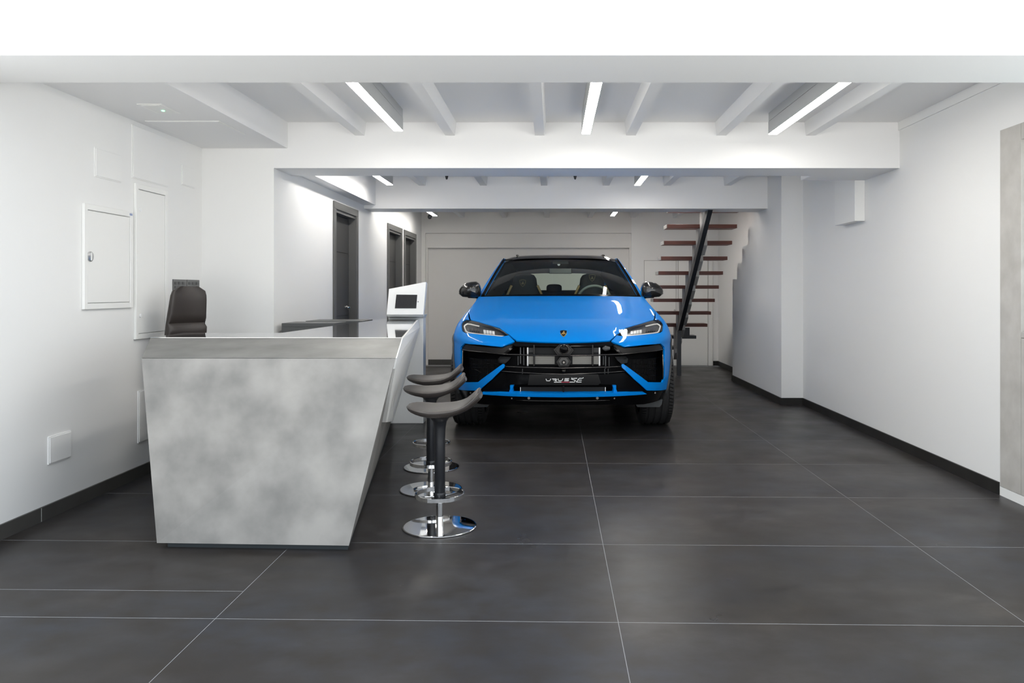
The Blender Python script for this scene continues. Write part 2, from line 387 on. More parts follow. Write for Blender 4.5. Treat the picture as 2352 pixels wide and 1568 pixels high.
ceiling_dot(-1.225, 9.0, ZC, .018, 'tiny black ceiling sensor left of centre, peeping below the first cross beam')
t = empty('security_camera', (-1.94, 12.3, ZC)); tag(t, 'small dark round camera hanging beside the far left LED bar', 'camera')
MB().lathe([(0, 0), (.02, 0), (.02, -.01), (.008, -.012), (.008, -.13), (0, -.13)], (0, 0, 0), 14).build('stem', M['lamp_body'], t, smooth=True, autosmooth=40)
MB().lathe([(.0, -.125), (.022, -.13), (.032, -.15), (.034, -.165), (.026, -.188), (.012, -.197), (0, -.199)], (0, 0, 0), 18).build('camera_head', M['black'], t, smooth=True)
# emergency light in the soffit
t = empty('emergency_light', (-2.42, 4.81, 2.36)); tag(t, 'recessed emergency light with a green LED in the left soffit', 'emergency light')
MB().box(-.075, .075, -.12, .12, -.004, 0).build('frame', M['panel'], t, bevel=.0015)
MB().box(-.055, .055, -.10, .10, -.007, -.004).build('lens', M['wall'], t, bevel=.001)
MB().lathe([(0, -.012), (.008, -.010), (.010, -.007), (0, -.006)], (.01, .03, 0), 14).build('indicator', M['green'], t, smooth=True)
t = empty('ceiling_hatch', (-2.445, 5.38, 2.36)); tag(t, 'flush white hatch in the left soffit behind the emergency light', 'hatch')
MB().box(-.245, .245, -.22, .22, -.003, 0).build('frame', M['panel'], t)
MB().box(-.235, .235, -.21, .21, -.005, -.003).build('leaf', M['ceiling'], t, bevel=.001)

# ------------------------------------------------------------ fittings on the left wall
def cabinet(y0, y1, z0, z1, label, name, kind):
    t = empty(name, (XL, (y0+y1)/2, z0)); h = (y1-y0)/2; zz = z1-z0
    tag(t, label, 'wall cabinet')
    e = .035
    MB().box(0, .018, -h, -h+e, 0, zz).box(0, .018, h-e, h, 0, zz).box(0, .018, -h+e, h-e, 0, e).box(0, .018, -h+e, h-e, zz-e, zz).build('frame', M['panel'], t, bevel=.003)
    box('door', 0, .014, -h+e+.004, h-e-.004, e+.004, zz-e-.004, M['panel'], t, bevel=.002)
    if kind == 'a':
        lk = MB().lathe([(0, 0), (.030, 0), (.030, .006), (.022, .009), (0, .009)], (.014, -h+.06, 1.444-z0), 22, 'x').build('lock', M['steel'], t, smooth=True, autosmooth=40)
        MB().box(.023, .026, -h+.056, -h+.064, 1.42-z0, 1.468-z0).build('lock_slot', M['panel'], lk)
        MB().box(.018, .0185, h-.045, h-.012, zz-.026, zz-.012).build('sticker', M['sticker'], t)
    else:
        for zq in (1.78, 1.075):
            MB().lathe([(0, 0), (.012, 0), (.012, .005), (0, .005)], (.014, -h+.06, zq-z0), 14, 'x').build('lock', M['window_white'], t, smooth=True, autosmooth=40)
cabinet(4.583, 5.117, 1.131, 1.755, 'white electrical cabinet with a round metal lock on the left wall', 'electrical_cabinet', 'a')
cabinet(5.15, 5.58, 0.92, 1.95, 'tall narrow white cabinet with two small locks on the left wall', 'electrical_cabinet', 'b')
def cover(y0, y1, z0, z1, label, th=.005):
    t = empty('cover_plate', (XL, (y0+y1)/2, z0)); h = (y1-y0)/2; tag(t, label, 'cover plate')
    MB().box(0, th, -h, h, 0, z1-z0).build('backing', M['wall'], t)
    MB().box(th, th+.005, -h+.006, h-.006, .006, z1-z0-.006).build('plate', M['wall'], t, bevel=.002)
cover(5.127, 5.607, 1.98, 2.33, 'largest white cover plate high up under the left soffit, over the tall cabinet')
cover(4.709, 4.998, 1.928, 2.106, 'white cover plate above the electrical cabinet with the round lock')
cover(5.81, 6.02, 2.027, 2.18, 'small white cover plate nearest the corner, above the switch plates')
cover(4.275, 4.475, 0.292, 0.444, 'small square white cover plate low on the wall above the skirting', .007)
cover(5.20, 5.50, 0.23, 0.576, 'low white cover plate half hidden behind the left edge of the counter', .007)
def switch(y0, y1, z0, z1, label):
    t = empty('switch_plate', (XL, (y0+y1)/2, z0)); h = (y1-y0)/2; H_ = z1-z0; tag(t, label, 'switch plate', 'dark switch plates in the corner')
    MB().box(0, .008, -h, h, 0, H_).build('plate', M['switch'], t, bevel=.0015)
    for i in range(3):
        for j in range(2):
            cy = -h + (i+.5)*2*h/3*.9 + h*.1; cz = H_*(.30 + .36*j)
            MB().box(.008, .013, cy-.020, cy+.020, cz-.010, cz+.010).build('switch', M['switch_dark'], t, bevel=.001)
switch(5.675, 5.875, 1.243, 1.325, 'dark grey switch plate behind the office chair, left of two')
switch(5.892, 6.095, 1.243, 1.325, 'dark grey switch plate behind the office chair, right of two, by the corner')
switch(5.675, 5.875, 1.115, 1.195, 'lower dark grey plate almost hidden behind the office chair')

# ------------------------------------------------------------ reception counter
cnt = empty('reception_counter', (-1.4, 4.6, 0)); tag(cnt, 'large faceted reception counter in mottled silver-grey metal with polished top', 'counter')
def rel(p): return (p[0]+1.4, p[1]-4.6, p[2])
zt = 0.98
base = [(-1.905, 3.765), (-0.972, 3.725), (-1.515, 7.34), (-1.62, 7.34), (-1.70, 4.75), (-1.93, 4.75)]
fold = [(-2.052, 3.905), (-0.787, 3.90), (-1.250, 7.34), (-1.60, 7.34), (-1.72, 4.80), (-2.10, 4.80)]
top = [(-2.262, 4.40), (-0.849, 4.385), (-1.270, 7.32), (-1.570, 7.32), (-1.690, 4.87), (-2.30, 4.87)]
zb = 0.030
B = [(x, y, zb) for x, y in base]; Fo = [(x, y, 0.904) for x, y in fold]; T = [(x, y, zt) for x, y in top]
mb = MB(); n = 6
mb.add([rel(p) for p in B+Fo], [tuple(reversed(range(6)))] + [(i, (i+1) % n, (i+1) % n+n, i+n) for i in range(n) if i != 1] + [(1, 2, 7), (2, 8, 7)])
mb.build('body', M['counter'], cnt)
sp = [(-.851, 4.40, .975), (-.789, 3.92, .904), (-.800, 3.93, .85), (-.925, 4.30, .52), (-1.505, 7.33, .02), (-1.252, 7.33, .904), (-1.270, 7.33, .975)]  # facet outline; the bright wall reflection is painted in as white
mb = MB(); vo = [rel((x+.006, y, z)) for x, y, z in sp]; vi = [rel((x-.02, y, z)) for x, y, z in sp]
mb.add(vo+vi, [(0, 1, 5, 6), (1, 2, 5), (2, 3, 4), (2, 4, 5)]+[(i, (i+1) % 7, (i+1) % 7+7, i+7) for i in range(7)]); mb.build('side_panel', M['panel'], cnt)['label'] = 'side facet of the counter, coloured white to stand in for its wall reflection'
Fo2 = [(x, y, 0.9055) for x, y in fold]
mb = MB(); mb.add([rel(p) for p in Fo2+[(x, y, zt-.004) for x, y in top]], [tuple(reversed(range(6)))]+[(i, (i+1) % n, (i+1) % n+n, i+n) for i in range(n)]+[tuple(range(6, 12))])
mb.build('bevelled_edge', M['counter_edge'], cnt)
mb = MB(); mb.prism([rel((x, y, zt-.0035)) for x, y in top], [rel((x, y, zt)) for x, y in top]); mb.build('countertop', M['counter_top'], cnt)
pb = [(-1.87, 3.80), (-0.985, 3.76), (-1.50, 7.2), (-1.60, 7.2), (-1.69, 4.74), (-1.90, 4.74)]
mb = MB(); mb.prism([rel((x, y, 0)) for x, y in pb], [rel((x, y, zb+.002)) for x, y in pb]); mb.build('plinth', M['plinth'], cnt)

# ------------------------------------------------------------ info kiosk at the far end of the counter
k = empty('info_kiosk', (-1.38, 7.42, 0)); tag(k, 'white angular info kiosk with a dark tablet at the far end of the counter', 'kiosk')
def kr(p): return (p[0]+1.38, p[1]-7.42, p[2])
mb = MB(); bt = [(-1.535, 7.345, 0), (-1.219, 7.345, 0), (-1.219, 7.50, 0), (-1.60, 7.55, 0)]
tp = [(-1.545, 7.345, 1.0), (-1.219, 7.345, 1.0), (-1.219, 7.48, 1.0), (-1.545, 7.48, 1.0)]
tp[0] = (-1.545, 7.345, .99)
mb.prism([kr(p) for p in bt], [kr(p) for p in tp]); mb.build('body', M['panel'], k, bevel=.003)
f0 = [(-1.532, 7.20, 1.024), (-1.194, 7.20, 1.024), (-1.190, 7.33, 1.325), (-1.538, 7.33, 1.259)]
b0 = [(-1.532, 7.24, 1.000), (-1.194, 7.24, 1.000), (-1.19, 7.42, 1.31), (-1.538, 7.42, 1.245)]
mb = MB(); mb.add([kr(p) for p in f0+b0], [(0, 1, 2, 3), (7, 6, 5, 4), (4, 5, 1, 0), (5, 6, 2, 1), (6, 7, 3, 2), (7, 4, 0, 3)]); mb.build('head', M['window_white'], k, bevel=.002)
mb = MB(); mb.prism([kr(p) for p in [(-1.54, 7.345, .985), (-1.219, 7.345, .985), (-1.219, 7.48, .985), (-1.54, 7.48, .985)]],
                    [kr(p) for p in [(-1.532, 7.22, 1.022), (-1.196, 7.22, 1.022), (-1.196, 7.44, 1.022), (-1.532, 7.44, 1.022)]]); mb.build('neck', M['panel'], k)
def onface(px, py):   # a point of the sloping head face seen at that pixel
    # plane through f0[0], f0[1], f0[2]
    a, b, c = Vector(f0[0]), Vector(f0[1]), Vector((f0[1][0], 7.33, 1.325))
    nn = (b-a).cross(c-a).normalized(); o_ = Vector((0, 0, CAM_H)); d = Vector(((px-VX)/F, 1, (HY-py)/F))
    return o_ + d * ((a-o_).dot(nn)/d.dot(nn)), nn
def slab(pts, off, th):
    ps = [onface(*p) for p in pts]; sgn = -1 if ps[0][1].y > 0 else 1
    fr = [p+nn*sgn*(off+th) for p, nn in ps]; bk = [p+nn*sgn*off for p, nn in ps]
    m2 = MB(); m2.add([kr(q) for q in fr+bk], [(0, 1, 2, 3), (7, 6, 5, 4), (4, 5, 1, 0), (5, 6, 2, 1), (6, 7, 3, 2), (7, 4, 0, 3)]); return m2
slab([(907, 708), (956, 708), (958.5, 677), (910.5, 676.5)], 0.0, .003).build('tablet_screen', M['screen'], k)
slab([(959.4, 693.8), (961.2, 693.8), (961.2, 692), (959.4, 692)], 0.0, .003).build('tablet_camera', M['matte_black'], k)

# ------------------------------------------------------------ dark low desks behind the counter
def desk(x0, x1, y0, y1, z, label):
    t = empty('back_desk', ((x0+x1)/2, (y0+y1)/2, 0)); h = (x1-x0)/2; q = (y1-y0)/2; tag(t, label, 'desk', 'low dark desks behind the counter')
    MB().box(-h, h, -q, q, z-.03, z).build('desk_top', M['desk'], t, bevel=.002)
    MB().box(-h, h, -q, -q+.02, 0.25, z-.03).build('front_panel', M['desk'], t)
    for sx in (-1, 1): MB().box(min(sx*h, sx*(h-.03)), max(sx*h, sx*(h-.03)), -q+.02, q, 0, z-.03).build('side_panel', M['desk'], t)
desk(-2.15, -1.73, 6.20, 6.55, .985, 'nearer of two low dark grey desks behind the counter')
desk(-2.15, -1.66, 6.80, 7.2, .980, 'farther of two low dark grey desks behind the counter, before the nearest dark door')

# ------------------------------------------------------------ bar stools
def superring(c, ax, ay, hw, hh, n=28, p=2.6, flat=1.0):
    out = []
    for k_ in range(n):
        a = 2*PI*k_/n; ca, sa = math.cos(a), math.sin(a)
        x = hw*math.copysign(abs(ca)**(2/p), ca); y = hh*math.copysign(abs(sa)**(2/p), sa)
        out.append(Vector(c)+Vector(ax)*x+Vector(ay)*y)
    return out
def stool(x, y, rz, label, src=None):
    t = empty('bar_stool', (x, y, 0), rz); tag(t, label, 'bar stool', 'bar stools along the counter')
    if src:
        for ch in src.children:
            c = ch.copy(); COL.objects.link(c); c.parent = t
            for g in ch.children:
                d = g.copy(); COL.objects.link(d); d.parent = c
        return t
    zc = [(-.165, .640), (-.10, .630), (-.03, .622), (.05, .626), (.11, .640), (.15, .660), (.185, .690), (.206, .712)]
    th = [(-.165, .010), (-.15, .017), (-.10, .026), (0, .032), (.08, .029), (.14, .026), (.19, .026), (.207, .024), (.210, .018)]
    rings = []; edge_l = []; edge_r = []
    xs_ = [-.165, -.162, -.152, -.135, -.11, -.08, -.04, 0, .04, .08, .11, .135, .155, .175, .19, .20, .207, .210]
    for q in xs_:
        if q < 0: w = .175*math.sqrt(max(0.03, 1-((-q)/.170)**3.0))
        else: w = .178 - .018*(q/.21)**2 if q < .19 else (.163*math.sqrt(max(.20, 1-((q-.19)/.0235)**2)))
        z = interp(zc, q); h = interp(th, q); dz = (interp(zc, q+.004)-interp(zc, q-.004))/.008
        nx = Vector((-dz, 0, 1)).normalized()
        ring = []
        for k_ in range(28):
            a = 2*PI*k_/28; ca, sa = math.cos(a), math.sin(a)
            yy = w*math.copysign(abs(ca)**(.75), ca)
            top_ = sa > 0
            vv = (h*.62 if top_ else h*1.25)*abs(sa)**(.8)*(1 if top_ else -1)
            if top_: vv -= 0.010*(1-(yy/w)**2)*(1 if -.12 < q < .15 else .3)
            ring.append(Vector((q, yy, z)) + nx*vv)
        rings.append(ring); edge_l.append(ring[0]); edge_r.append(ring[14])
    s = MB().loft(rings).build('seat', M['leather'], t, smooth=True)
    loop = edge_l + [(edge_l[-1]*(1-f)+edge_r[-1]*f) for f in (.25, .5, .75)] + list(reversed(edge_r))
    MB().tube([p*1.0 for p in loop], .0028, 6).build('piping', M['leather_seam'], s, smooth=True)
    MB().lathe([(.005, .605), (.10, .604), (.085, .588), (.05, .575), (.036, .555), (.030, .52), (.028, .45), (.028, .15), (.026, .146), (0, .146)], (0, 0, 0), 32).build('sleeve', M['black'], t, smooth=True, autosmooth=50)
    MB().lathe([(0, .146), (.0185, .146), (.0185, .008), (0, .008)], (0, 0, 0), 28).build('gas_column', M['chrome'], t, smooth=True, autosmooth=40)
    MB().lathe([(0, 0), (.190, 0), (.193, .003), (.1925, .0065), (.190, .008), (.185, .0082), (0, .0082)], (0, 0, 0), 72).build('base', M['chrome'], t, smooth=True, autosmooth=50)
    fr = MB().lathe([(.126, .158), (.130, .160), (.130, .180), (.126, .182), (.122, .180), (.122, .160), (.126, .158)], (0, 0, 0), 64)
    for a in (-PI/2,): fr.tube([(.026*math.cos(a), .026*math.sin(a), .168), (.124*math.cos(a), .124*math.sin(a), .170)], .006, 8)
    fr.build('footrest', M['chrome'], t, smooth=True, autosmooth=50)
    MB().lathe([(.0285, .145), (.0305, .148), (.0305, .180), (.0285, .183)], (0, 0, 0), 24).build('collar', M['black'], t, smooth=True, autosmooth=40)
    MB().lathe([(0, 0), (.006, 0), (.006, -.006), (0, -.007)], (0, -.029, .165), 10, 'y').build('screw', M['steel'], t, smooth=True)
    return t
s1 = stool(-.597, 4.12, .04, 'nearest bar stool, its whole chrome disc base in view in front of the others')
stool(-.765, 4.895, .10, 'middle bar stool, half hidden behind the nearest one', s1)
stool(-.857, 5.51, .05, 'farthest bar stool, its seat just left of the car bumper', s1)

# ------------------------------------------------------------ office chair behind the counter
ch = empty('office_chair', (-2.485, 5.35, 0), math.radians(62)); tag(ch, 'high-backed brown-grey leather office chair behind the counter by the left wall', 'chair')
rings = []
for i in range(25):
    q = i/24; z = .52+.752*q
    w = interp([(0, .150), (.3, .150), (.55, .150), (.8, .140), (.93, .132), (.975, .115), (1, .07)], q)
    th_ = interp([(0, .05), (.35, .055), (.60, .045), (.9, .035), (1, .015)], q)
    dy = interp([(0, .05), (.25, .03), (.5, .038), (.7, .025), (.9, .005), (1, .0)], q)
    groove = -.022*math.exp(-((z-1.022)/.011)**2) + .012*math.exp(-((z-.975)/.03)**2)
    ring = []
    for k_ in range(32):
        a = 2*PI*k_/32; ca, sa = math.cos(a), math.sin(a)
        xx = w*math.copysign(abs(ca)**.6, ca)
        yy = th_*math.copysign(abs(sa)**.7, sa) - .035*(1-(xx/w)**2)*(-1)
        if sa < 0: yy -= groove
        ring.append((xx, yy+dy, z))
    rings.append(ring)
MB().loft(rings).build('backrest', M['leather'], ch, smooth=True, autosmooth=60)
rings = []
for q, w, d in ((.43, .20, .20), (.44, .235, .235), (.47, .25, .25), (.51, .25, .25), (.535, .235, .235), (.54, .19, .19)):
    rings.append([Vector(p)+Vector((0, -.22, 0)) for p in superring((0, 0, q), (1, 0, 0), (0, 1, 0), w, d, 32, 3.2)])
MB().loft(rings).build('seat', M['leather'], ch, smooth=True)
MB().tube([(0, .02, .62), (0, .06, .5), (0, .02, .42), (0, -.2, .40)], .022, 10).build('back_bracket', M['black'], ch, smooth=True)
MB().lathe([(0, .43), (.03, .43), (.03, .25), (.045, .24), (.045, .09), (0, .09)], (0, -.2, 0), 20).build('gas_column', M['black'], ch, smooth=True, autosmooth=40)
for i in range(5):
    a = 2*PI*i/5+.3
    lg = MB().tube([(.02*math.cos(a), -.2+.02*math.sin(a), .12), (.25*math.cos(a), -.2+.25*math.sin(a), .075)], [.022, .014], 8).build('leg', M['black'], ch, smooth=True)
    MB().lathe([(0, -.02), (.03, -.02), (.03, .02), (0, .02)], (.24*math.cos(a), -.2+.24*math.sin(a), .03), 16, 'x').build('caster', M['matte_black'], lg, smooth=True, autosmooth=40)

# ------------------------------------------------------------ open staircase
st = empty('staircase', (1.87, 11.5, 0)); tag(st, 'open staircase of red-brown wooden treads on a dark slanting steel beam', 'staircase')
def sr(x, y, z): return (x-1.87, y-11.5, z)
def sbox(name, x0, x1, y0, y1, z0, z1, m, parent=st, bevel=0.0):
    a = sr(x0, y0, z0); b = sr(x1, y1, z1)
    return MB().box(a[0], b[0], a[1], b[1], a[2], b[2]).build(name, m, parent, bevel=bevel)
for i in range(0, 9):
    yk = 10.0+.275*(i-1); zk = 2.090-.1925*(i-1)
    tr_ = sbox('tread', 1.452, 2.345, yk, yk+.29, zk-.048, zk, M['wood'], bevel=.003)
    sbox('end_cap', 1.446, 1.4515, yk+.001, yk+.289, zk-.047, zk-.001, M['wood_end'], tr_)
def beam_z(y): return .684+.691*(11.5-y)
for i in range(0, 9):
    yk = 10.0+.275*(i-1); zk = 2.090-.1925*(i-1); yb = yk+.17
    z0 = beam_z(yb)-.02
    mb = MB(); xa, xb = 1.868-1.87, 1.93-1.87
    prof = [(yk+.10, beam_z(yk+.10)-.03), (yk+.27, beam_z(yk+.27)-.03), (yk+.27, zk-.048), (yk+.10, zk-.048)]
    mb.prism([(xa, y-11.5, z) for y, z in prof], [(xb, y-11.5, z) for y, z in prof]); mb.build('bracket', M['grey_steel'], st)
mb = MB(); prof = [(11.53, .66), (11.53, beam_z(11.53)+.035), (9.371, 2.19), (9.19, 2.19), (11.40, beam_z(11.4)-.09)]
mb.prism([(-.055, y-11.5, z) for y, z in prof], [(0.0, y-11.5, z) for y, z in prof]); mb.build('slanting_beam', M['iron'], st)
sbox('post', 1.815, 1.872, 11.47, 11.54, 0, .70, M['iron'])
sbox('landing_plate', 1.93, 2.08, 11.96, 12.0, .545, .68, M['iron'])
sbox('lower_tread', 1.70, 2.225, 12.2, 12.48, .497, .545, M['iron'])
sbox('lower_tread', 1.52, 2.00, 12.45, 12.75, .307, .355, M['iron'])
sbox('lower_tread', 1.40, 1.82, 12.6, 12.95, .117, .165, M['iron'])
sbox('riser_plate', 1.76, 1.86, 12.43, 12.46, .0, .30, M['iron'])
sbox('riser_plate', 1.72, 1.80, 12.2, 12.23, .36, .50, M['iron'])

# ============================================================ the blue car
M['paint'] = mat('blue_car_paint', (0.0, 0.205, 0.66), 0.45, coat=0.34, spec=0.03, coat_rough=0.012)
M['gloss'] = mat('gloss_black', (0.003, 0.003, 0.0035), 0.14, coat=0.0, spec=0.15)
M['carbon'] = mat('dark_gloss_carbon', (0.016, 0.015, 0.014), 0.16, coat=0.5)
M['visor'] = mat('satin_black_plastic', (0.008, 0.0075, 0.0075), 0.4, spec=0.2)
M['void'] = mat('grille_void', (0.002, 0.002, 0.0025), 0.6, spec=0.08)
M['dchrome'] = mat('dark_chrome', (0.16, 0.15, 0.14), 0.22, metal=1.0)
M['fin'] = mat('radiator_fin', (0.26, 0.25, 0.225), 0.4, metal=0.4)
M['fin_dark'] = mat('dark_radiator', (0.007, 0.007, 0.0075), 0.45, spec=0.2)
M['fin_up'] = mat('dark_fin', (0.06, 0.058, 0.055), 0.5)
M['alu'] = mat('cast_aluminium', (0.5, 0.5, 0.49), 0.35, metal=0.8)
M['rubber'] = mat('tyre_rubber', (0.022, 0.021, 0.021), 0.75)
M['flap'] = mat('dark_grey_plastic', (0.055, 0.058, 0.06), 0.6)
M['lens'] = glass_mat('headlight_lens', (0.95, 0.95, 0.95), 1.4)
M['lamp_in'] = mat('headlight_housing', (0.085, 0.083, 0.08), 0.3, metal=0.4)
M['drl'] = mat('light_guide', (0.85, 0.82, 0.78), 0.3)
M['led_lens'] = mat('led_projector', (0.9, 0.9, 0.88), 0.2)
M['wind'] = glass_mat('windscreen_glass', (0.80, 0.87, 0.83), 1.42)
M['rearglass'] = glass_mat('rear_glass', (0.90, 0.97, 0.90), 1.25)
M['privacy'] = mat('privacy_glass', (0.008, 0.009, 0.009), 0.05)
M['gold'] = mat('gold', (0.75, 0.47, 0.12), 0.3, metal=0.7)
M['stitch'] = mat('dull_gold_stitching', (0.22, 0.18, 0.09), 0.6)
M['tan'] = mat('tan_piping', (0.42, 0.30, 0.13), 0.5)
M['seat'] = mat('black_seat', (0.018, 0.020, 0.022), 0.7)
M['cabin'] = mat('cabin_trim', (0.012, 0.013, 0.014), 0.75)
M['dash'] = mat('dash_top', (0.10, 0.11, 0.10), 0.6)
M['wheelrim'] = mat('steering_wheel_grey', (0.20, 0.22, 0.20), 0.6)
M['white_print'] = mat('white_print', (0.85, 0.85, 0.85), 0.4)
M['red_print'] = mat('red_print', (0.35, 0.02, 0.05), 0.4)

CX, NOSE, AXD = 0.08, 6.40, 0.95
car = empty('car', (CX, NOSE+AXD, 0)); tag(car, 'bright blue sporty SUV with a black roof facing the camera', 'car')
def LP(u, d, z): return (u, d-AXD, z)

UM = [(.12, .90), (.25, .95), (.39, .985), (.55, 1.0), (.70, 1.003), (.80, .996), (.86, .984), (.954, .950), (1.04, .902), (1.088, .878), (1.142, .860), (1.19, .855), (1.3, .84)]
GG = [(0, .95), (.75, .93), (.86, .62), (.954, .34), (1.04, .23), (1.09, .19), (1.2, .17)]
D0 = [(.12, .34), (.20, .16), (.30, .06), (.42, .01), (.60, 0), (.74, .03), (.805, .065), (.835, .11), (.87, .20), (.93, .39), (1.0, .66), (1.07, .98), (1.12, 1.22), (1.16, 1.45), (1.187, 1.62), (1.21, 1.80)]
def um(z): return interp(UM, z)
def gg(z): return interp(GG, z)
def d0(z): return interp(D0, z)
def S0(phi, z):
    sg = 1 if phi >= 0 else -1; a = abs(phi)
    if a <= PI/2:
        s = math.sin(a); d = d0(z)+gg(z)*(1-math.sqrt(max(0, 1-s**4)))
        return Vector((sg*um(z)*s, d, z))
    d = d0(z)+gg(z)+(a-PI/2); u = um(z)
    if d > 4.2: u *= 1-.30*((d-4.2)/.85)**2.5
    return Vector((sg*u, d, z))
def S(phi, z, off=0.0):
    p = S0(phi, z); e = .004
    if off:
        a = S0(phi+e, z)-S0(phi-e, z); b = S0(phi, z+e)-S0(phi, z-e)
        n = a.cross(b)
        if n.length > 1e-12:
            n.normalize()
            if n.y < 0 or (abs(n.y) < 1e-3 and n.x*p.x > 0): n = -n
            if abs(phi) > PI/2-.02 and n.x*p.x > 0: n = -n
            p = p+n*off
    return p
def inv(d, z):
    dd = d-d0(z)
    if dd >= gg(z): return (PI/2+dd-gg(z), z)
    q = 1-max(dd, 0)/gg(z); s = max(0, 1-q*q)**.25
    return (math.asin(min(1, s)), z)
def uz(px, py, Y): return ((px-VX)/F*Y-CX, CAM_H-(py-HY)/F*Y)
def pix(px, py):
    """where the sight line through (px, py) meets the front body surface -> (phi, z)"""
    def f(Y):
        u, z = uz(px, py, Y); s = min(1, abs(u)/um(z))
        return Y-NOSE-d0(z)-gg(z)*(1-math.sqrt(max(0, 1-s**4)))
    a = 6.2; fa = f(a); Y = a
    while Y < 8.6:
        Y += .02; fb = f(Y)
        if fa < 0 <= fb:
            lo, hi = Y-.02, Y
            for _ in range(40):
                m_ = (lo+hi)/2
                if f(m_) < 0: lo = m_
                else: hi = m_
            Y = lo; break
        fa = fb
    u, z = uz(px, py, Y); s = u/um(z)
    return (math.asin(max(-1, min(1, s))), z)
def pix_at(px, py, d):
    u, z = uz(px, py, NOSE+d); return Vector((u, d, z))

def densify(poly, h):
    out = []
    for i, p in enumerate(poly):
        q = poly[(i+1) % len(poly)]; L = math.hypot(q[0]-p[0], q[1]-p[1]); n = max(1, int(L/h))
        for k_ in range(n): out.append((p[0]+(q[0]-p[0])*k_/n, p[1]+(q[1]-p[1])*k_/n))
    return out
def inside(p, poly):
    c = False; n = len(poly); j = n-1
    for i in range(n):
        xi, yi = poly[i]; xj, yj = poly[j]
        if (yi > p[1]) != (yj > p[1]) and p[0] < (xj-xi)*(p[1]-yi)/(yj-yi)+xi: c = not c
        j = i
    return c
def fill(poly, h):
    poly = densify(poly, h)
    xs_ = [p[0] for p in poly]; ys_ = [p[1] for p in poly]; vs = [Vector(p) for p in poly]
    nx = int((max(xs_)-min(xs_))/h)+1; ny = int((max(ys_)-min(ys_))/h)+1
    for i in range(nx+1):
        for j in range(ny+1):
            p = (min(xs_)+(i+.5*(j % 2))*h, min(ys_)+(j+.37)*h)
            if inside(p, poly):
                md = min((p[0]-q[0])**2+(p[1]-q[1])**2 for q in poly)
                if md > (.45*h)**2: vs.append(Vector(p))
    n = len(poly); edges = [(i, (i+1) % n) for i in range(n)]
    r = geometry.delaunay_2d_cdt(vs, edges, [list(range(n))], 1, 1e-6)
    return [tuple(v) for v in r[0]], [tuple(f) for f in r[2]]
def skin(name, poly, off, th, m, parent=car, h=.035, both=False, surf=None, flip=False, bump=None):
    """fill a closed outline of the surface plane and raise it as a panel of thickness th; both=True builds the mirrored twin too"""
    fn = surf or S
    pv, pf = fill(poly, h)
    res = []
    for sg in ((1, -1) if both else (1,)):
        fr = []; bk = []
        for a, z in pv:
            o1 = off+(bump(a, z) if bump else 0)
            p = fn(a, z, o1); q = fn(a, z, o1+th)
            fr.append((sg*p[0], p[1]-AXD, p[2])); bk.append((sg*q[0], q[1]-AXD, q[2]))
        # orientation: normal of the first face should look outward (away from bk)
        f0_ = pf[0]; A, Bv, Cv = (Vector(fr[i]) for i in f0_[:3]); nrm = (Bv-A).cross(Cv-A)
        fs = pf if nrm.dot(Vector(fr[f0_[0]])-Vector(bk[f0_[0]])) > 0 else [tuple(reversed(f)) for f in pf]
        n = len(fr); cnt_ = {}
        for f in fs:
            for i in range(len(f)):
                e = (f[i], f[(i+1) % len(f)]); cnt_[e] = 1
        rim = [e for e in cnt_ if (e[1], e[0]) not in cnt_]
        verts = fr+bk; faces = list(fs)+[tuple(reversed([i+n for i in f])) for f in fs]
        k0 = len(verts)
        for a_, b_ in rim:
            k1 = len(verts); verts += [fr[a_], fr[b_], bk[b_], bk[a_]]; faces.append((k1+1, k1, k1+3, k1+2))
        o = mobj(name, verts, faces, m, parent, smooth=True)
        e = .004; nn = []
        for k_, (a, z) in enumerate(pv):
            g_ = lambda a_, z_: Vector(fn(a_, z_, off+(bump(a_, z_) if bump else 0)))
            m_ = (g_(a+e, z)-g_(a-e, z)).cross(g_(a, z+e)-g_(a, z-e)); m_.x *= sg
            ref = Vector(fr[k_])-Vector(bk[k_])
            if m_.length < 1e-9: m_ = ref.copy()
            m_.normalize()
            if m_.dot(ref) < 0: m_ = -m_
            nn.append(m_)
        nn += [-m_ for m_ in nn]
        for k1 in range(k0, len(verts), 4):
            A, Bv, Cv = Vector(verts[k1]), Vector(verts[k1+1]), Vector(verts[k1+2]); q_ = (A-Bv).cross(Cv-Bv)*-1
            q_ = q_.normalized() if q_.length > 1e-12 else Vector((0, -1, 0)); nn += [q_]*4
        pn = [p.normal.copy() for p in o.data.polygons]
        for i_ in range(2*len(fs), len(pn)):
            for j_ in range(4): nn[k0+(i_-2*len(fs))*4+j_] = pn[i_]
        o.data.normals_split_custom_set_from_vertices(nn)
        res.append(o)
    return res
def P(*pts): return [pix(*p) for p in pts]
def mirror_closed(half):   # half runs from the centre line out and back to the centre line
    return half+[(-a, z) for a, z in reversed(half)]
def centre(py):            # point on the car's centre line at that image height
    lo = None
    x = VX+CX/6.5*F
    for _ in range(4):
        a, z = pix(x, py); Y = NOSE+d0(z); x = VX+CX/Y*F
    return (0.0, z)
def tube_on(name, pts, r, off, m, parent=car, both=False, n=8, raw=False):
    res = []
    pr = pts if raw else [pix(*p) for p in pts]
    dn = []
    for i in range(len(pr)-1):
        a, b = pr[i], pr[i+1]; L = math.hypot(b[0]-a[0], b[1]-a[1]); k_ = max(1, int(L/.05))
        dn += [(a[0]+(b[0]-a[0])*j/k_, a[1]+(b[1]-a[1])*j/k_) for j in range(k_)]
    dn.append(pr[-1])
    for sg in ((1, -1) if both else (1,)):
        q = [S(a, z, off) for a, z in dn]
        res.append(MB().tube([(sg*p[0], p[1]-AXD, p[2]) for p in q], r, n).build(name, m, parent, smooth=True))
    return res

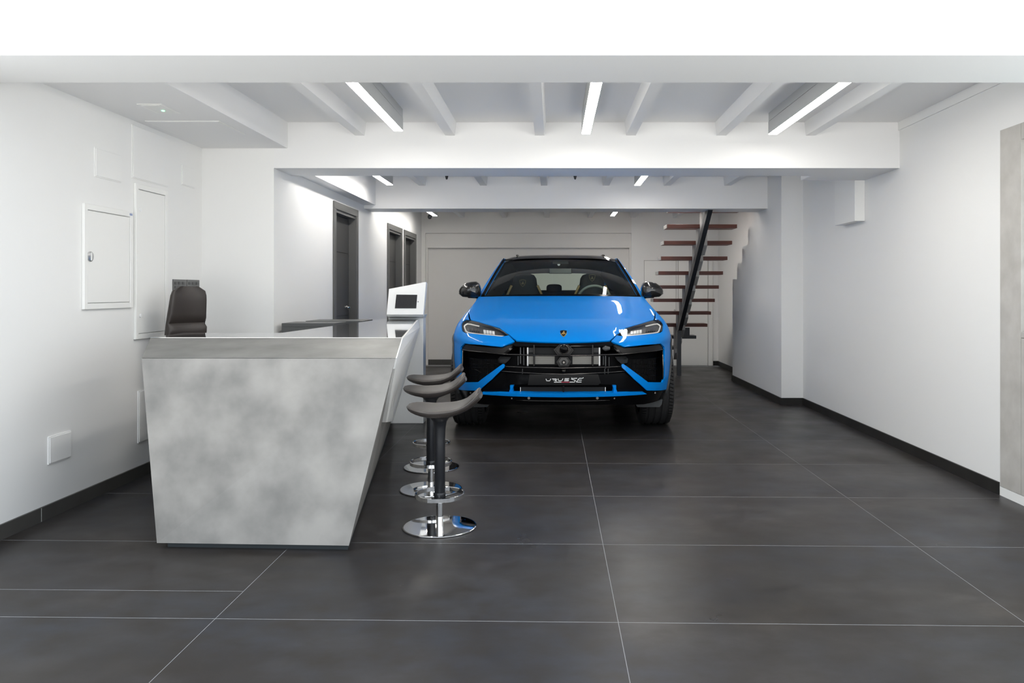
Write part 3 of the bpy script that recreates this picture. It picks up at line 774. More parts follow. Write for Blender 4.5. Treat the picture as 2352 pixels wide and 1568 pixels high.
# ---- bonnet
def sm(x): x = max(0, min(1, x)); return x*x*(3-2*x)
def hood_bump(a, z):
    u = abs(S0(a, z)[0]); uc = .39+(.24*(z-.83)/.23 if z < 1.06 else .24+.03*(z-1.06)/.13)
    e = sm((z-.83)/.06)*sm((1.19-z)/.05)
    return -.008*e*(1-sm((u-uc+.03)/.07))
hood_h = [centre(786.2)]+P((1350, 784.5), (1400, 781.6), (1416, 768), (1436.5, 752.6), (1456, 746.5), (1487, 737.4), (1500.8, 734))+P((1503, 722), (1503, 708), (1499, 701), (1490, 692), (1479, 685.5))+[(inv(1.86, 1.178)[0]*.965, 1.178), (1.05, 1.182), (.7, 1.186), (.35, 1.1875), (0, 1.188)]
skin('bonnet', mirror_closed(hood_h), 0, .012, M['paint'], h=.03, bump=hood_bump)
# ---- front bumper and wings, one painted skin each side
arch = [inv(.95+.45*math.cos(math.radians(t)), .39+.45*math.sin(math.radians(t))) for t in range(-8, 181, 8)]
wing = P((1404, 783.2), (1417, 769.8), (1433.7, 772.6), (1470, 769.2), (1507, 765.3), (1516, 764.2), (1521.6, 760.3), (1523, 753), (1523, 743.3), (1519.3, 736.9), (1512.5, 733.0), (1504.6, 733.9))
wing += P((1505.5, 722), (1505.5, 708), (1501, 700), (1492, 691), (1481, 684.5))
wing += [inv(1.9, 1.176), inv(2.0, 1.16), inv(2.0, .30)]+arch
wing += P((1533.2, 890), (1531, 894), (1486, 896.5), (1458, 872), (1428.6, 843.5), (1427.6, 839.5), (1429, 836), (1432, 835.6), (1460, 856), (1488.6, 877.6), (1522, 878), (1526.5, 866), (1526.5, 830), (1526.5, 797), (1518, 788.6), (1480, 791.6), (1434, 796))
skin('front_wing', wing, 0, .016, M['paint'], h=.03, both=True)
# ---- black shell behind all openings
shell = [(0, .812), (.5, .812), (1.0, .80), (1.28, .78), (1.30, .55), (1.25, .24), (.8, .22), (0, .22)]
skin('bumper_shell', mirror_closed(shell), .12, .02, M['void'], h=.05)
skin('headlight_tub', P((1400, 776), (1440, 748), (1505, 727), (1526, 734), (1527, 768), (1510, 776), (1436, 785)), .10, .01, M['void'], both=True)
# bonnet underside strip
skin('grille_lip', mirror_closed([centre(787.2)]+P((1350, 785.6), (1403, 782.8), (1413, 790), (1402, 794))+[centre(794)]), .008, .02, M['gloss'])
# dark visor over each side intake
skin('intake_visor', P((1405, 785.5), (1434, 798), (1518, 790.6), (1524.5, 796), (1525, 801.5), (1470, 808.5), (1430, 813.6), (1419, 806)), .014, .03, M['visor'], both=True)
skin('visor_blade', P((1412, 795), (1430, 811), (1427, 814.5), (1410, 800)), .004, .012, M['gloss'], both=True)
skin('intake_duct', P((1414, 818), (1440, 816.5), (1446, 822), (1444, 832), (1430, 835), (1420, 826)), .03, .03, M['gloss'], both=True)
# bars across the grille
for pts, r in ((((1295, 816.3), (1350, 815.6), (1402, 813.8), (1430, 813.0), (1470, 808.8), (1526, 801.6)), .006),
               (((1295, 845.3), (1350, 844.2), (1400, 842.6), (1429, 841.2)), .007),
               (((1295, 859.2), (1350, 857.6), (1400, 854.8), (1438, 852)), .005)):
    pr = [(0.0, centre(pts[0][1])[1])]+[pix(*p) for p in pts[1:]]
    full = [(-a, z) for a, z in reversed(pr)]+pr[1:]
    for k_, (off, rr, mm) in enumerate(((.010, r*.95, M['gloss']), (.003, r*.36, M['dchrome']))):
        tube_on('grille_bar' if k_ == 0 else 'bar_edge', full, rr, off, mm, raw=True)
# honeycomb lines and slats in the side intakes
Z3 = lambda l: [(1290+x/6.27, 740+y/6.27) for x, y in l]
for l in ([(965, 600), (1120, 580), (1220, 525), (1470, 500)], [(1120, 580), (1215, 612), (1440, 595)], [(1040, 660), (1440, 660)],
          [(1130, 757), (1240, 735), (1330, 688), (1440, 675)], [(1240, 735), (1310, 775), (1450, 770)]):
    tube_on('honeycomb_rib', Z3(l), .0026, .045, M['gloss'], both=True, n=6)
for sg in (1, -1):
    mb = MB()
    for i in range(30):
        x = 1446+i*2.6; ylo = 879 if x > 1489 else 836+(x-1430)*.70
        a0, z0 = pix(x, 822); a1, z1 = pix(x, ylo-1)
        p = S(a0, z0, .065); q = S(a1, z1, .065)
        mb.tube([(sg*p.x, p.y-AXD, p.z), (sg*q.x, q.y-AXD, q.z)], .0028, 4)
    mb.build('intake_slats', M['fin_dark'], car)['kind'] = 'stuff'
tube_on('intake_trim', [(1523.6, 803), (1525.2, 830), (1525.3, 864), (1524, 879)], .006, .01, M['dchrome'], both=True)
# lower black fascia, blue lip and fins
skin('lower_fascia', P((1366, 862), (1436, 856.5), (1483, 897.5), (1480, 900), (1417, 901), (1410, 884.5), (1380, 883), (1366, 878)), .02, .03, M['gloss'], both=True)
lip = [centre(902.6)]+P((1350, 902.2), (1410, 901.2), (1440, 900.6), (1481, 901.8), (1440, 904.8), (1400, 906.8), (1350, 908))+[centre(908.6)]
skin('splitter_lip', mirror_closed(lip), -.028, .07, M['paint'], h=.025)
skin('lip_fin', P((1408.2, 903), (1409.6, 893), (1407, 884.5), (1415, 884.5), (1414.8, 893), (1419, 903)), -.005, .05, M['paint'], both=True, h=.02)
low = [centre(908)]+P((1350, 907.6), (1400, 906.4), (1440, 904.6), (1483, 901.6), (1487, 898), (1530, 895.6))+[inv(.505, .372), inv(.53, .33), inv(.50, .29)]+P((1480, 929), (1405, 930))+[centre(931)]
skin('lower_bumper', mirror_closed(low), .006, .03, M['gloss'])
skin('splitter_slot', mirror_closed([centre(911)]+P((1375, 911), (1383, 918.5))+[centre(920.2)]), .001, .006, M['void'])
pr = [(0, centre(920.6)[1])]+P((1350, 920.2), (1401, 919)); tube_on('lower_trim_line', [(-a, z) for a, z in reversed(pr)]+pr[1:], .0022, .0, M['dchrome'], raw=True)
for px_, py_, r in ((1372, 913.5, .011), (1411, 914, .006), (1504, 901.5, .007)):
    for sg in (1, -1):
        a, z = pix(px_, py_); p = S(a, z, -.004)
        MB().lathe([(0, 0), (r, 0), (r, .012), (0, .012)], (sg*p.x, p.y-AXD, p.z), 16, 'y').build('parking_sensor', M['dchrome'], car, smooth=True, autosmooth=40)

# ---- radiators, struts and sensors in the middle
def cbox(name, x0, x1, y0, y1, d, th, m, parent=car, bevel=0):   # box whose front face is seen between those pixels at depth d
    a = pix_at(x0, y1, d); b = pix_at(x1, y0, d)
    return MB().box(a.x, b.x, d-AXD, d+th-AXD, a.z, b.z).build(name, m, parent, bevel=bevel)
rad = cbox('radiator', 1214, 1376, 792, 838, .105, .03, M['fin_dark'])
mb = MB()
for (ya, yb, n_) in ((817.5, 836, 11),):
    for i in range(n_):
        y = ya+(yb-ya)*(i+.5)/n_
        for (xa, xb) in ((1214.5, 1224.5), (1229, 1274), (1315, 1358.5), (1363.5, 1375)):
            a = pix_at(xa, y+.55, .099); b = pix_at(xb, y-.55, .099)
            mb.box(a.x, b.x, .097-AXD, .106-AXD, a.z, b.z)
mb.build('radiator_fins', M['fin'], rad)['kind'] = 'stuff'
mb = MB()
for i in range(9):
    y = 794+i*1.7
    for (xa, xb) in ((1214.5, 1224.5), (1363.5, 1375)):
        a = pix_at(xa, y+.5, .099); b = pix_at(xb, y-.5, .099); mb.box(a.x, b.x, .097-AXD, .106-AXD, a.z, b.z)
mb.build('radiator_fins', M['fin_up'], rad)['kind'] = 'stuff'
for x in (1212, 1377): cbox('radiator_end', x-1.6, x+1.6, 793, 840, .09, .02, M['alu'], rad)
for x in (1226.6, 1361.4): cbox('grille_strut', x-1.4, x+1.4, 792, 842, .05, .03, M['gloss'])
for i, (x, y0, y1, w) in enumerate(((1195.5, 791, 835, 1.3), (1203, 792, 838, 1.0), (1190, 818, 838, .8), (1386, 818, 838, .8), (1391, 817, 846, 1.2), (1399, 820, 845, .8), (1200, 847, 858, .7), (1389, 847, 858, .9), (1397, 847, 858, .7))):
    cbox('coolant_pipe', x-w, x+w, y0, y1, .09, .015, M['flap'])
a = pix_at(1384, 800, .07); b = pix_at(1401, 800, .07)
MB().tube([(a.x, .07-AXD, a.z), (a.x+.02, .07-AXD, a.z), ((a.x+b.x)/2, .07-AXD, a.z), (b.x, .07-AXD, a.z)], [.008, .022, .022, .012], 16).build('horn', M['flap'], car, smooth=True, autosmooth=40)
cbox('lower_radiator', 1198, 1391, 888.5, 901, .06, .03, M['fin_dark'])
for x in (1195.5, 1390.5): cbox('lower_radiator_end', x-.9, x+.9, 889, 901, .05, .02, M['alu'])
cbox('centre_strut', 1292.5, 1296, 886, 903, .04, .02, M['gloss'])
def hexa(name, cx, cy, rx, ry, d, th, m, parent=car, k_=.45):
    pts = [(cx-rx, cy), (cx-rx*k_, cy-ry), (cx+rx*k_, cy-ry), (cx+rx, cy), (cx+rx*.62, cy+ry), (cx-rx*.62, cy+ry)]
    f = [pix_at(x, y, d) for x, y in pts]; mb_ = MB()
    mb_.prism([(p.x, d-AXD, p.z) for p in f], [(p.x, d+th-AXD, p.z) for p in f]); return mb_.build(name, m, parent, bevel=.003)
def disc(name, cx, cy, r, d, th, m, parent=car, prof=None):
    p = pix_at(cx, cy, d)
    return MB().lathe(prof or [(0, 0), (r*.9, 0), (r, .003), (r, th), (0, th)], (p.x, d-AXD, p.z), 28, 'y').build(name, m, parent, smooth=True, autosmooth=45)
hx = hexa('radar_housing', 1295, 803.5, 24, 12.5, .012, .05, M['gloss'])
hexa('radar_edge', 1295, 803.5, 20, 10.5, .004, .01, M['gloss'], hx)
disc('radar_ring', 1295, 802, .040, -.004, .01, M['dchrome'], hx, [(.034, .002), (.036, 0), (.040, .003), (.038, .010), (.034, .010)])
disc('radar_lens', 1295, 802, .034, -.004, .01, M['gloss'], hx, [(0, -.004), (.015, -.002), (.034, .006), (0, .008)])
hx2 = hexa('camera_bracket', 1295, 831, 18, 12, .03, .05, M['gloss'], k_=.5)
hexa('bracket_plate', 1295, 830, 12, 8.5, .022, .01, M['fin_up'], hx2)
disc('front_camera', 1295, 832, .018, .008, .02, M['gloss'], hx2)
disc('camera_glass', 1295, 832, .009, .003, .006, M['dchrome'], hx2)
disc('lower_camera', 1295, 851.5, .016, .03, .04, M['carbon'], None or car, [(0, -.02), (.008, -.018), (.02, .0), (.022, .03), (0, .03)])
# ---- number plate with its lettering
pl_d = -.022
pts = [(1216, 859.5), (1374, 859.5), (1380, 879), (1374, 884.2), (1212, 884.2)]
f = [pix_at(x, y, pl_d) for x, y in pts]; mb = MB(); mb.prism([(p.x, pl_d-AXD, p.z) for p in f], [(p.x, pl_d+.012-AXD, p.z) for p in f]); plate = mb.build('number_plate', M['gloss'], car, bevel=.001)
for x in (1236, 1352): cbox('plate_mount', x-6, x+6, 862, 882, pl_d+.012, .05, M['void'])
def stroke(mb_, l, w):
    q = [pix_at(1180+x/9.225, 770+y/9.225, pl_d-.0012) for x, y in l]
    for a, b in zip(q[:-1], q[1:]):
        t = (b-a).normalized(); n_ = Vector((-t.z, 0, t.x))*w/2; a2, b2 = a-t*w*.35, b+t*w*.35
        v = [a2+n_, b2+n_, b2-n_, a2-n_]
        mb_.add([(p.x, p.y-AXD, p.z) for p in v]+[(p.x, p.y+.0013-AXD, p.z) for p in v], [(0, 1, 2, 3), (7, 6, 5, 4), (0, 4, 5, 1), (1, 5, 6, 2), (2, 6, 7, 3), (3, 7, 4, 0)])
for l in ([[(685, 925), (697, 963), (762, 963), (783, 922)]], [[(818, 922), (905, 922), (912, 943), (838, 947)], [(850, 944), (905, 966)]],
          [[(938, 918), (950, 960), (1018, 960), (1042, 916)]], [[(1170, 915), (1085, 915), (1080, 938), (1165, 941), (1158, 963), (1070, 963)]],
          [[(1340, 908), (1250, 912), (1225, 900)], [(1250, 912), (1218, 926), (1305, 952), (1290, 988), (1188, 990)]],
          [[(1476, 895), (1455, 910), (1385, 910), (1325, 988), (1430, 988)], [(1355, 948), (1435, 948)]]):
    mb = MB()
    for s_ in l: stroke(mb, s_, .0048)
    mb.build('letter', M['white_print'], plate)
mb = MB(); stroke(mb, [(858, 990), (1003, 990)], .005); mb.build('underline', M['white_print'], plate)
mb = MB(); stroke(mb, [(1015, 991), (1178, 991)], .006); mb.build('underline', M['red_print'], plate)
# ---- shield badge on the bonnet
def shield(cx, cy, w, h_):
    return [(cx-w*.5, cy-h_*.40), (cx-w*.25, cy-h_*.46), (cx, cy-h_*.5), (cx+w*.25, cy-h_*.46), (cx+w*.5, cy-h_*.40), (cx+w*.44, cy-h_*.02), (cx+w*.28, cy+h_*.28), (cx, cy+h_*.5), (cx-w*.28, cy+h_*.28), (cx-w*.44, cy-h_*.02)]
bd, = skin('badge', P(*shield(1294.3, 766.6, 18, 16)), -.007, .006, M['gold'], h=.01)
skin('badge_field', P(*shield(1294.3, 766.6, 15.4, 13.4)), -.0085, .002, M['gloss'], parent=bd, h=.01)
bull = [(-4.5, 3.2), (-3.6, .4), (-1.6, -1.0), (-.6, -3.6), (1.2, -4.6), (2.4, -3.0), (2.0, -1.2), (3.6, .2), (4.8, 2.6), (3.4, 3.4), (2.2, 1.9), (.6, 2.4), (.8, 4.2), (-.8, 3.6), (-2.0, 2.2), (-3.2, 3.6)]
skin('badge_emblem', P(*[(1294.3+x, 766.4+y) for x, y in bull]), -.0095, .002, M['gold'], parent=bd, h=.008)

# ---- headlights
hl = [(1417.5, 768), (1433.7, 771.4), (1470, 768), (1507, 764.1), (1515, 763), (1520.5, 759.3), (1522, 753), (1522, 743.3), (1518.4, 737.7), (1512.3, 733.9), (1501, 735), (1487, 738.4), (1456, 747.4), (1437, 753.4)]
hls = skin('headlight', P(*hl), .035, .01, M['lamp_in'], both=True, h=.03)
rimm = skin('headlight_surround', P(*[(x, y) for x, y in hl]), .0, .0, M['lens'], both=False, h=.03) if 0 else None
for sg, o in zip((1, -1), hls):
    ring = [pix(*p) for p in hl]; mb = MB(); A = [S(a, z, .004) for a, z in ring]; Bq = [S(a, z, .04) for a, z in ring]; n = len(A)
    mb.add([(sg*p.x, p.y-AXD, p.z) for p in A+Bq], [(i, (i+1) % n, (i+1) % n+n, i+n) for i in range(n)]); mb.build('lamp_wall', M['void'], o)
    # lens
    pv, pf = fill([pix(*p) for p in hl], .03); q = [S(a, z, .001) for a, z in pv]
    mobj('lens', [(sg*p.x, p.y-AXD, p.z) for p in q], pf if sg > 0 else [tuple(reversed(f)) for f in pf], M['lens'], o, smooth=True)
    def tb(name, pts, r, off, m):
        pr = [pix(*p) for p in pts]; dn = []
        for i in range(len(pr)-1):
            dn += [(pr[i][0]+(pr[i+1][0]-pr[i][0])*j/5, pr[i][1]+(pr[i+1][1]-pr[i][1])*j/5) for j in range(5)]
        dn.append(pr[-1]); q_ = [S(a, z, off) for a, z in dn]
        MB().tube([(sg*p.x, p.y-AXD, p.z) for p in q_], r, 8).build(name, m, o, smooth=True)
    tb('light_guide', [(1429, 768.8), (1447, 767.4), (1470, 765.2), (1500, 762.2), (1510.5, 760.6), (1515, 757), (1517, 752), (1518.4, 745), (1515, 741.6), (1510.5, 739.6), (1503, 740.4), (1484, 744.6)], .0062, .018, M['drl'])
    tb('light_guide', [(1429, 768.8), (1447, 767.4), (1470, 765.2), (1500, 762.2), (1511, 760.4)], .0105, .020, M['drl'])
    tb('lens_edge', [(1418.5, 767.6), (1428, 759.6), (1437, 754.4), (1448, 750.6)], .003, .008, M['dchrome'])
    for i, (x, y) in enumerate(((1452, 758.4), (1458.8, 757.4), (1465.4, 756.4), (1472, 755.6))):
        skin_poly = P((x-2.7, y-3), (x+2.7, y-3.6), (x+2.7, y+3.0), (x-2.7, y+3.6)); pv, pf = fill(skin_poly, .03)
        A = [S(a, z, .020) for a, z in skin_poly]; Bq = [S(a, z, .034) for a, z in skin_poly]
        mb = MB(); mb.prism([(sg*p.x, p.y-AXD, p.z) for p in A], [(sg*p.x, p.y-AXD, p.z) for p in Bq]); mb.build('led_module', M['led_lens'], o)
    for i, x in enumerate((1486, 1491, 1496, 1501, 1506)):
        y = 752.5-.35*i; poly_ = P((x-1.8, y-3), (x+1.8, y-3.4), (x+1.8, y+2.6), (x-1.8, y+3.0))
        A = [S(a, z, .022) for a, z in poly_]; Bq = [S(a, z, .034) for a, z in poly_]
        mb = MB(); mb.prism([(sg*p.x, p.y-AXD, p.z) for p in A], [(sg*p.x, p.y-AXD, p.z) for p in Bq]); mb.build('reflector_cell', M['dchrome'], o)
    poly_ = P((1437, 761), (1440.5, 759.5), (1441.5, 766), (1438.5, 766.6)); A = [S(a, z, .02) for a, z in poly_]; Bq = [S(a, z, .034) for a, z in poly_]
    mb = MB(); mb.prism([(sg*p.x, p.y-AXD, p.z) for p in A], [(sg*p.x, p.y-AXD, p.z) for p in Bq]); mb.build('led_module', M['flap'], o)

# ---- body sides
side = [inv(2.012, .30), inv(2.012, 1.16), inv(2.06, 1.178), inv(4.5, 1.178), inv(4.95, 1.10), inv(4.95, .50), inv(4.62, .36), inv(4.40, .36)]
side += [inv(3.95+.45*math.cos(math.radians(t)), .39+.45*math.sin(math.radians(t))) for t in range(0, 181, 10)]+[inv(3.5, .30)]
skin('body_side', side, 0, .016, M['paint'], both=True, h=.07)
for dd_ in (.95, 3.95):
    for sg in (1, -1):
        q = [S(*inv(dd_+.455*math.cos(math.radians(t)), .39+.455*math.sin(math.radians(t))), -.004) for t in range(-6, 187, 6)]
        MB().tube([(sg*p.x, p.y-AXD, p.z) for p in q], .012, 8).build('arch_trim', M['flap'], car, smooth=True)
        rings_ = []
        for t in range(0, 181, 12):
            c, s_ = math.cos(math.radians(t)), math.sin(math.radians(t)); rings_.append([(sg*.60, dd_-AXD+.44*c, .39+.44*s_), (sg*.94, dd_-AXD+.44*c, .39+.44*s_)])
        mb = MB()
        for i in range(len(rings_)-1): mb.add(rings_[i]+rings_[i+1], [(0, 1, 3, 2)])
        mb.build('wheel_liner', M['void'], car)
MB().box(-.66, .66, .45-AXD, 4.8-AXD, .27, .62).box(-.93, .93, 1.48-AXD, 3.45-AXD, .22, .34).box(-.84, .84, 1.4-AXD, 1.5-AXD, .25, 1.12).build('underbody', M['void'], car)
box('rear_panel', -.70, .70, 4.93-AXD, 4.98-AXD, .35, 1.17, M['paint'], car, bevel=.01)
mb = MB()   # rear deck / belt closing surface behind the cabin
mb.add([LP(-.86, 4.25, 1.178), LP(.86, 4.25, 1.178), LP(.70, 4.97, 1.17), LP(-.70, 4.97, 1.17)], [(0, 1, 2, 3)]); mb.build('tailgate_deck', M['paint'], car)

# ---- windscreen, pillars, roof, glass
def wsf(s_, t, off=0):
    b = Vector((.838*s_, 1.645+.215*s_*s_, 1.188-.012*s_*s_)); tp_ = Vector((.648*s_, 2.40+.06*s_*s_, 1.604-.014*s_*s_))
    p = b.lerp(tp_, t); bl = .085*4*t*(1-t)*(1-.75*s_*s_); p.y -= bl*.5; p.z += bl*.5
    return p+Vector((0, -.46, .88))*off
def wgrid(name, s0, s1, t0, t1, off, m, nu=20, nv=10, parent=car):
    def fn(a, b):
        p = wsf(s0+(s1-s0)*a, t0+(t1-t0)*b, off); return LP(*p)
    return MB().grid(fn, nu, nv).build(name, m, parent, smooth=True)
ws = wgrid('windscreen', -1, 1, 0, 1, 0, M['wind'], 30, 14)
wgrid('screen_border', -1, 1, -.03, .03, .003, M['gloss'], 30, 2, ws)
wgrid('screen_border', -1, 1, .965, 1.01, .003, M['gloss'], 30, 2, ws)
wgrid('screen_border', -1.0, -.965, 0, 1, .003, M['gloss'], 2, 14, ws); wgrid('screen_border', .965, 1.0, 0, 1, .003, M['gloss'], 2, 14, ws)
wgrid('sensor_pod', -.13, .13, .80, .985, -.012, M['cabin'], 8, 4, ws)
for sg in (1, -1):
    rings_ = []; r2 = []
    for i in range(15):
        t = -.06+1.10*i/14; e = wsf(sg*1.0, t); tt = max(0, min(1, t))
        w1 = .044*(1-tt)+.022*tt; ob = .05
        a = e+Vector((sg*.0, .006, .004)); b_ = e+Vector((sg*w1, .03, -.004)); c_ = b_+Vector((sg*.004, .05, -.01)); d_ = a+Vector((-sg*.02, .05, -.02))
        rings_.append([LP(*a), LP(*b_), LP(*c_), LP(*d_)])
        g = e+Vector((sg*.002, -.002, .004)); r2.append(LP(*g))
    MB().loft(rings_).build('windscreen_pillar', M['paint'], car, smooth=True, autosmooth=35)
    MB().tube(r2, .0045, 6).build('pillar_seal', M['gloss'], car, smooth=True)
RZ = [(2.36, 1.601), (2.45, 1.628), (2.6, 1.650), (2.85, 1.664), (3.2, 1.664), (3.6, 1.642), (4.0, 1.59), (4.35, 1.515)]
RW = [(2.36, .652), (2.6, .655), (3.2, .65), (4.0, .62), (4.35, .58)]
def roof(a, b):
    d = 2.38+(4.35-2.38)*b; s_ = -1+2*a; w = interp(RW, d)
    return LP(w*s_, d+(.05*s_*s_ if b < .001 else .03*s_*s_*(1-b)), interp(RZ, d)-.010*s_*s_-.050*abs(s_)**7)
MB().grid(roof, 32, 24).build('roof', M['carbon'], car, smooth=True)
for sg in (1, -1):    # roof rails / shoulders
    MB().tube([LP(sg*.50, 2.55, 1.645), LP(sg*.50, 2.9, 1.664), LP(sg*.49, 3.4, 1.662), LP(sg*.47, 3.9, 1.612)], .008, 8).build('roof_strip', M['carbon'], car, smooth=True)
    def sg_fn(a, b):
        d = 1.90+(4.45-1.90)*a; tb_ = Vector((sg*.835, d, 1.175)); dt = max(d, 2.47)
        w = interp(RW, dt)-.012; tp_ = Vector((sg*w, d, interp(RZ, min(dt, 4.35))-.062))
        if d < 2.47: k2 = (d-1.90)/.57; tp_ = tb_.lerp(Vector((sg*(interp(RW, 2.47)-.012), 2.47, 1.575)), k2)
        p = tb_.lerp(tp_, b); p.x += sg*.008*4*b*(1-b); return LP(*p)
    MB().grid(sg_fn, 26, 6).build('side_glass', M['privacy'], car, smooth=True)
    MB().grid(lambda a, b: (lambda p: (p[0]-sg*.03, p[1], p[2]-.01))(sg_fn(a, b)), 26, 6).build('inner_lining', M['cabin'], car, smooth=True)
    q = [];
    for i in range(20):
        d = 2.44+(4.3-2.44)*i/19; q.append(LP(sg*(interp(RW, d)+.0), d, interp(RZ, d)-.056))
    MB().tube(q, .014, 8).build('roof_rail', M['paint'], car, smooth=True)
    # door mirrors
mo = [(1473.7, 663.2), (1475.5, 656), (1478, 650.2), (1483.4, 646.2), (1495, 646.8), (1506, 649), (1517, 656.7), (1522, 663), (1523.8, 669), (1522.5, 676), (1514.8, 681.7), (1500, 683), (1486.7, 683.2), (1476, 681.4), (1473.7, 676)]
for sg in (1, -1):
    dM = 1.82; pts = [pix_at(x, y, dM) for x, y in mo]; c_ = sum(pts, Vector())/len(pts)
    prof = [(1.0, .11), (1.0, .04), (.99, .005), (.96, -.018), (.90, -.034), (.75, -.048), (.5, -.060), (.25, -.066), (.08, -.068)]
    rings_ = [[(sg*(c_.x+(p.x-c_.x)*k_), dM-AXD+dy, c_.z+(p.z-c_.z)*k_) for p in pts] for k_, dy in prof]
    mm = MB().loft(rings_).build('door_mirror', M['carbon'], car, smooth=True, autosmooth=50)
    MB().tube([(sg*.845, 1.93-AXD, 1.165), (sg*.90, 1.88-AXD, 1.180), (sg*.97, 1.84-AXD, 1.195)], [.020, .018, .03], 10).build('mirror_arm', M['gloss'], mm, smooth=True)
    la = [pix_at(x, y, dM) for x, y in ((1474.5, 675.5), (1498, 677), (1522.6, 673.6))]
    MB().tube([(sg*p.x, dM-AXD-dy, p.z) for p, dy in zip(la, (.022, .058, .015))], .0035, 6).build('mirror_seam', M['gloss'], mm, smooth=True)
# rear window
def rw(a, b):
    s_ = -1+2*a; p = Vector((.56*s_, 4.35+.02*s_*s_, 1.515)).lerp(Vector((.66*s_, 4.80, 1.19)), b); return LP(*p)
MB().grid(rw, 10, 6).build('rear_window', M['rearglass'], car, smooth=True)
for sg in (1, -1): mb = MB(); mb.add([LP(sg*.56, 4.36, 1.515), LP(sg*.66, 4.82, 1.19), LP(sg*.852, 4.42, 1.178), LP(sg*.60, 4.33, 1.50)], [(0, 1, 2, 3)]); mb.build('rear_pillar', M['privacy'], car)

# ---- cabin
def dash_fn(a, b):
    s_ = -1+2*a; p0 = Vector((.80*s_, 1.66+.2*s_*s_, 1.165)); p1 = Vector((.80*s_, 2.20, 1.135+.0*s_)); return LP(*p0.lerp(p1, b))
MB().grid(dash_fn, 16, 4).build('dashboard', M['cabin'], car, smooth=True)
box('dash_face', -.80, .80, 2.20-AXD, 2.24-AXD, .60, 1.135, M['cabin'], car)
MB().loft([[LP(.37+.20*math.cos(a)*k_, d_, 1.145+.062*math.sin(a)*k_) for a in [PI*j/12 for j in range(13)]] for d_, k_ in ((1.98, .6), (2.02, .95), (2.10, 1), (2.2, 1))], cap=True).build('instrument_hood', M['dash'], car, smooth=True, autosmooth=50)
swc = Vector((.375, 2.36, 1.125)); ring = []
for i in range(41):
    a = 2*PI*i/40; ring.append(LP(swc.x+.185*math.cos(a), swc.y+.185*math.sin(a)*-.36, swc.z+.185*math.sin(a)*.93))
sw = MB().tube(ring, .015, 10, cap=False).build('steering_wheel', M['wheelrim'], car, smooth=True)
MB().box(swc.x-.17, swc.x+.17, swc.y-AXD-.01, swc.y-AXD+.01, swc.z-.03, swc.z+.03).build('steering_spoke', M['dash'], sw, bevel=.004)
def pillow(name, outline, d, t, m, parent, cx):   # outline in (u, z)
    n = len(outline); c = (sum(p[0] for p in outline)/n, sum(p[1] for p in outline)/n)
    prof = [(.05, -t), (.45, -t*.95), (.75, -t*.8), (.92, -t*.5), (1, 0), (1, t*.6), (.9, t)]
    return MB().loft([[(cx+c[0]+(p[0]-c[0])*k_, d-AXD+dy, c[1]+(p[1]-c[1])*k_) for p in outline] for k_, dy in prof]).build(name, m, parent, smooth=True)
half = [(.0, 1.445), (.06, 1.442), (.11, 1.425), (.135, 1.385), (.142, 1.33), (.15, 1.29), (.19, 1.24), (.225, 1.16), (.245, 1.05), (.25, .85), (.24, .65), (0, .62)]
so = half+[(-u, z) for u, z in reversed(half[1:-1])]
for cx, cr in ((.372, (1360, 638)), (-.415, (1200.5, 650))):
    seat = pillow('front_seat', so, 2.80, .07, M['seat'], car, cx)
    for sg in (1, -1):
        q = [(cx+sg*.150, 2.70-AXD, 1.305), (cx+sg*.205, 2.70-AXD, 1.185)]
        MB().tube(q, .014, 6).build('seat_piping', M['tan'], seat, smooth=True)
    sh = [pix_at(x, y, 2.715) for x, y in shield(cr[0], cr[1], 14, 16)]
    MB().tube([(p.x, p.y-AXD, p.z) for p in sh+sh[:2]], .0032, 6).build('seat_crest', M['stitch'], seat, smooth=True)
    bl = [pix_at(cr[0]+x*.7, cr[1]+y*.8, 2.71) for x, y in bull]
    pv, pf = fill([(p.x, p.z) for p in bl], .05); mobj('crest_emblem', [(x, 2.712-AXD, z) for x, z in pv], pf, M['stitch'], seat)
hr = [(.10*math.copysign(abs(math.cos(a))**.6, math.cos(a)), 1.27+.058*math.copysign(abs(math.sin(a))**.6, math.sin(a))) for a in [2*PI*j/24 for j in range(24)]]
for cx in (-.07, .42, -.56): pillow('rear_headrest', hr, 3.75, .05, M['seat'], car, cx)
box('rear_seat', -.72, .72, 3.74-AXD, 3.90-AXD, .5, 1.25, M['seat'], car, bevel=.02)
mb = MB().box(-.13, .13, 2.44-AXD, 2.465-AXD, 1.435, 1.495).build('rear_view_mirror', M['cabin'], car, bevel=.008)
box('mirror_glass', -.12, .12, 2.436-AXD, 2.439-AXD, 1.44, 1.49, M['dash'], mb)
disc('dome_sensor', 1283.5, 607, .016, 2.30, .01, M['alu'])
box('cabin_floor', -.8, .8, 1.5-AXD, 4.6-AXD, .40, .45, M['cabin'], car)

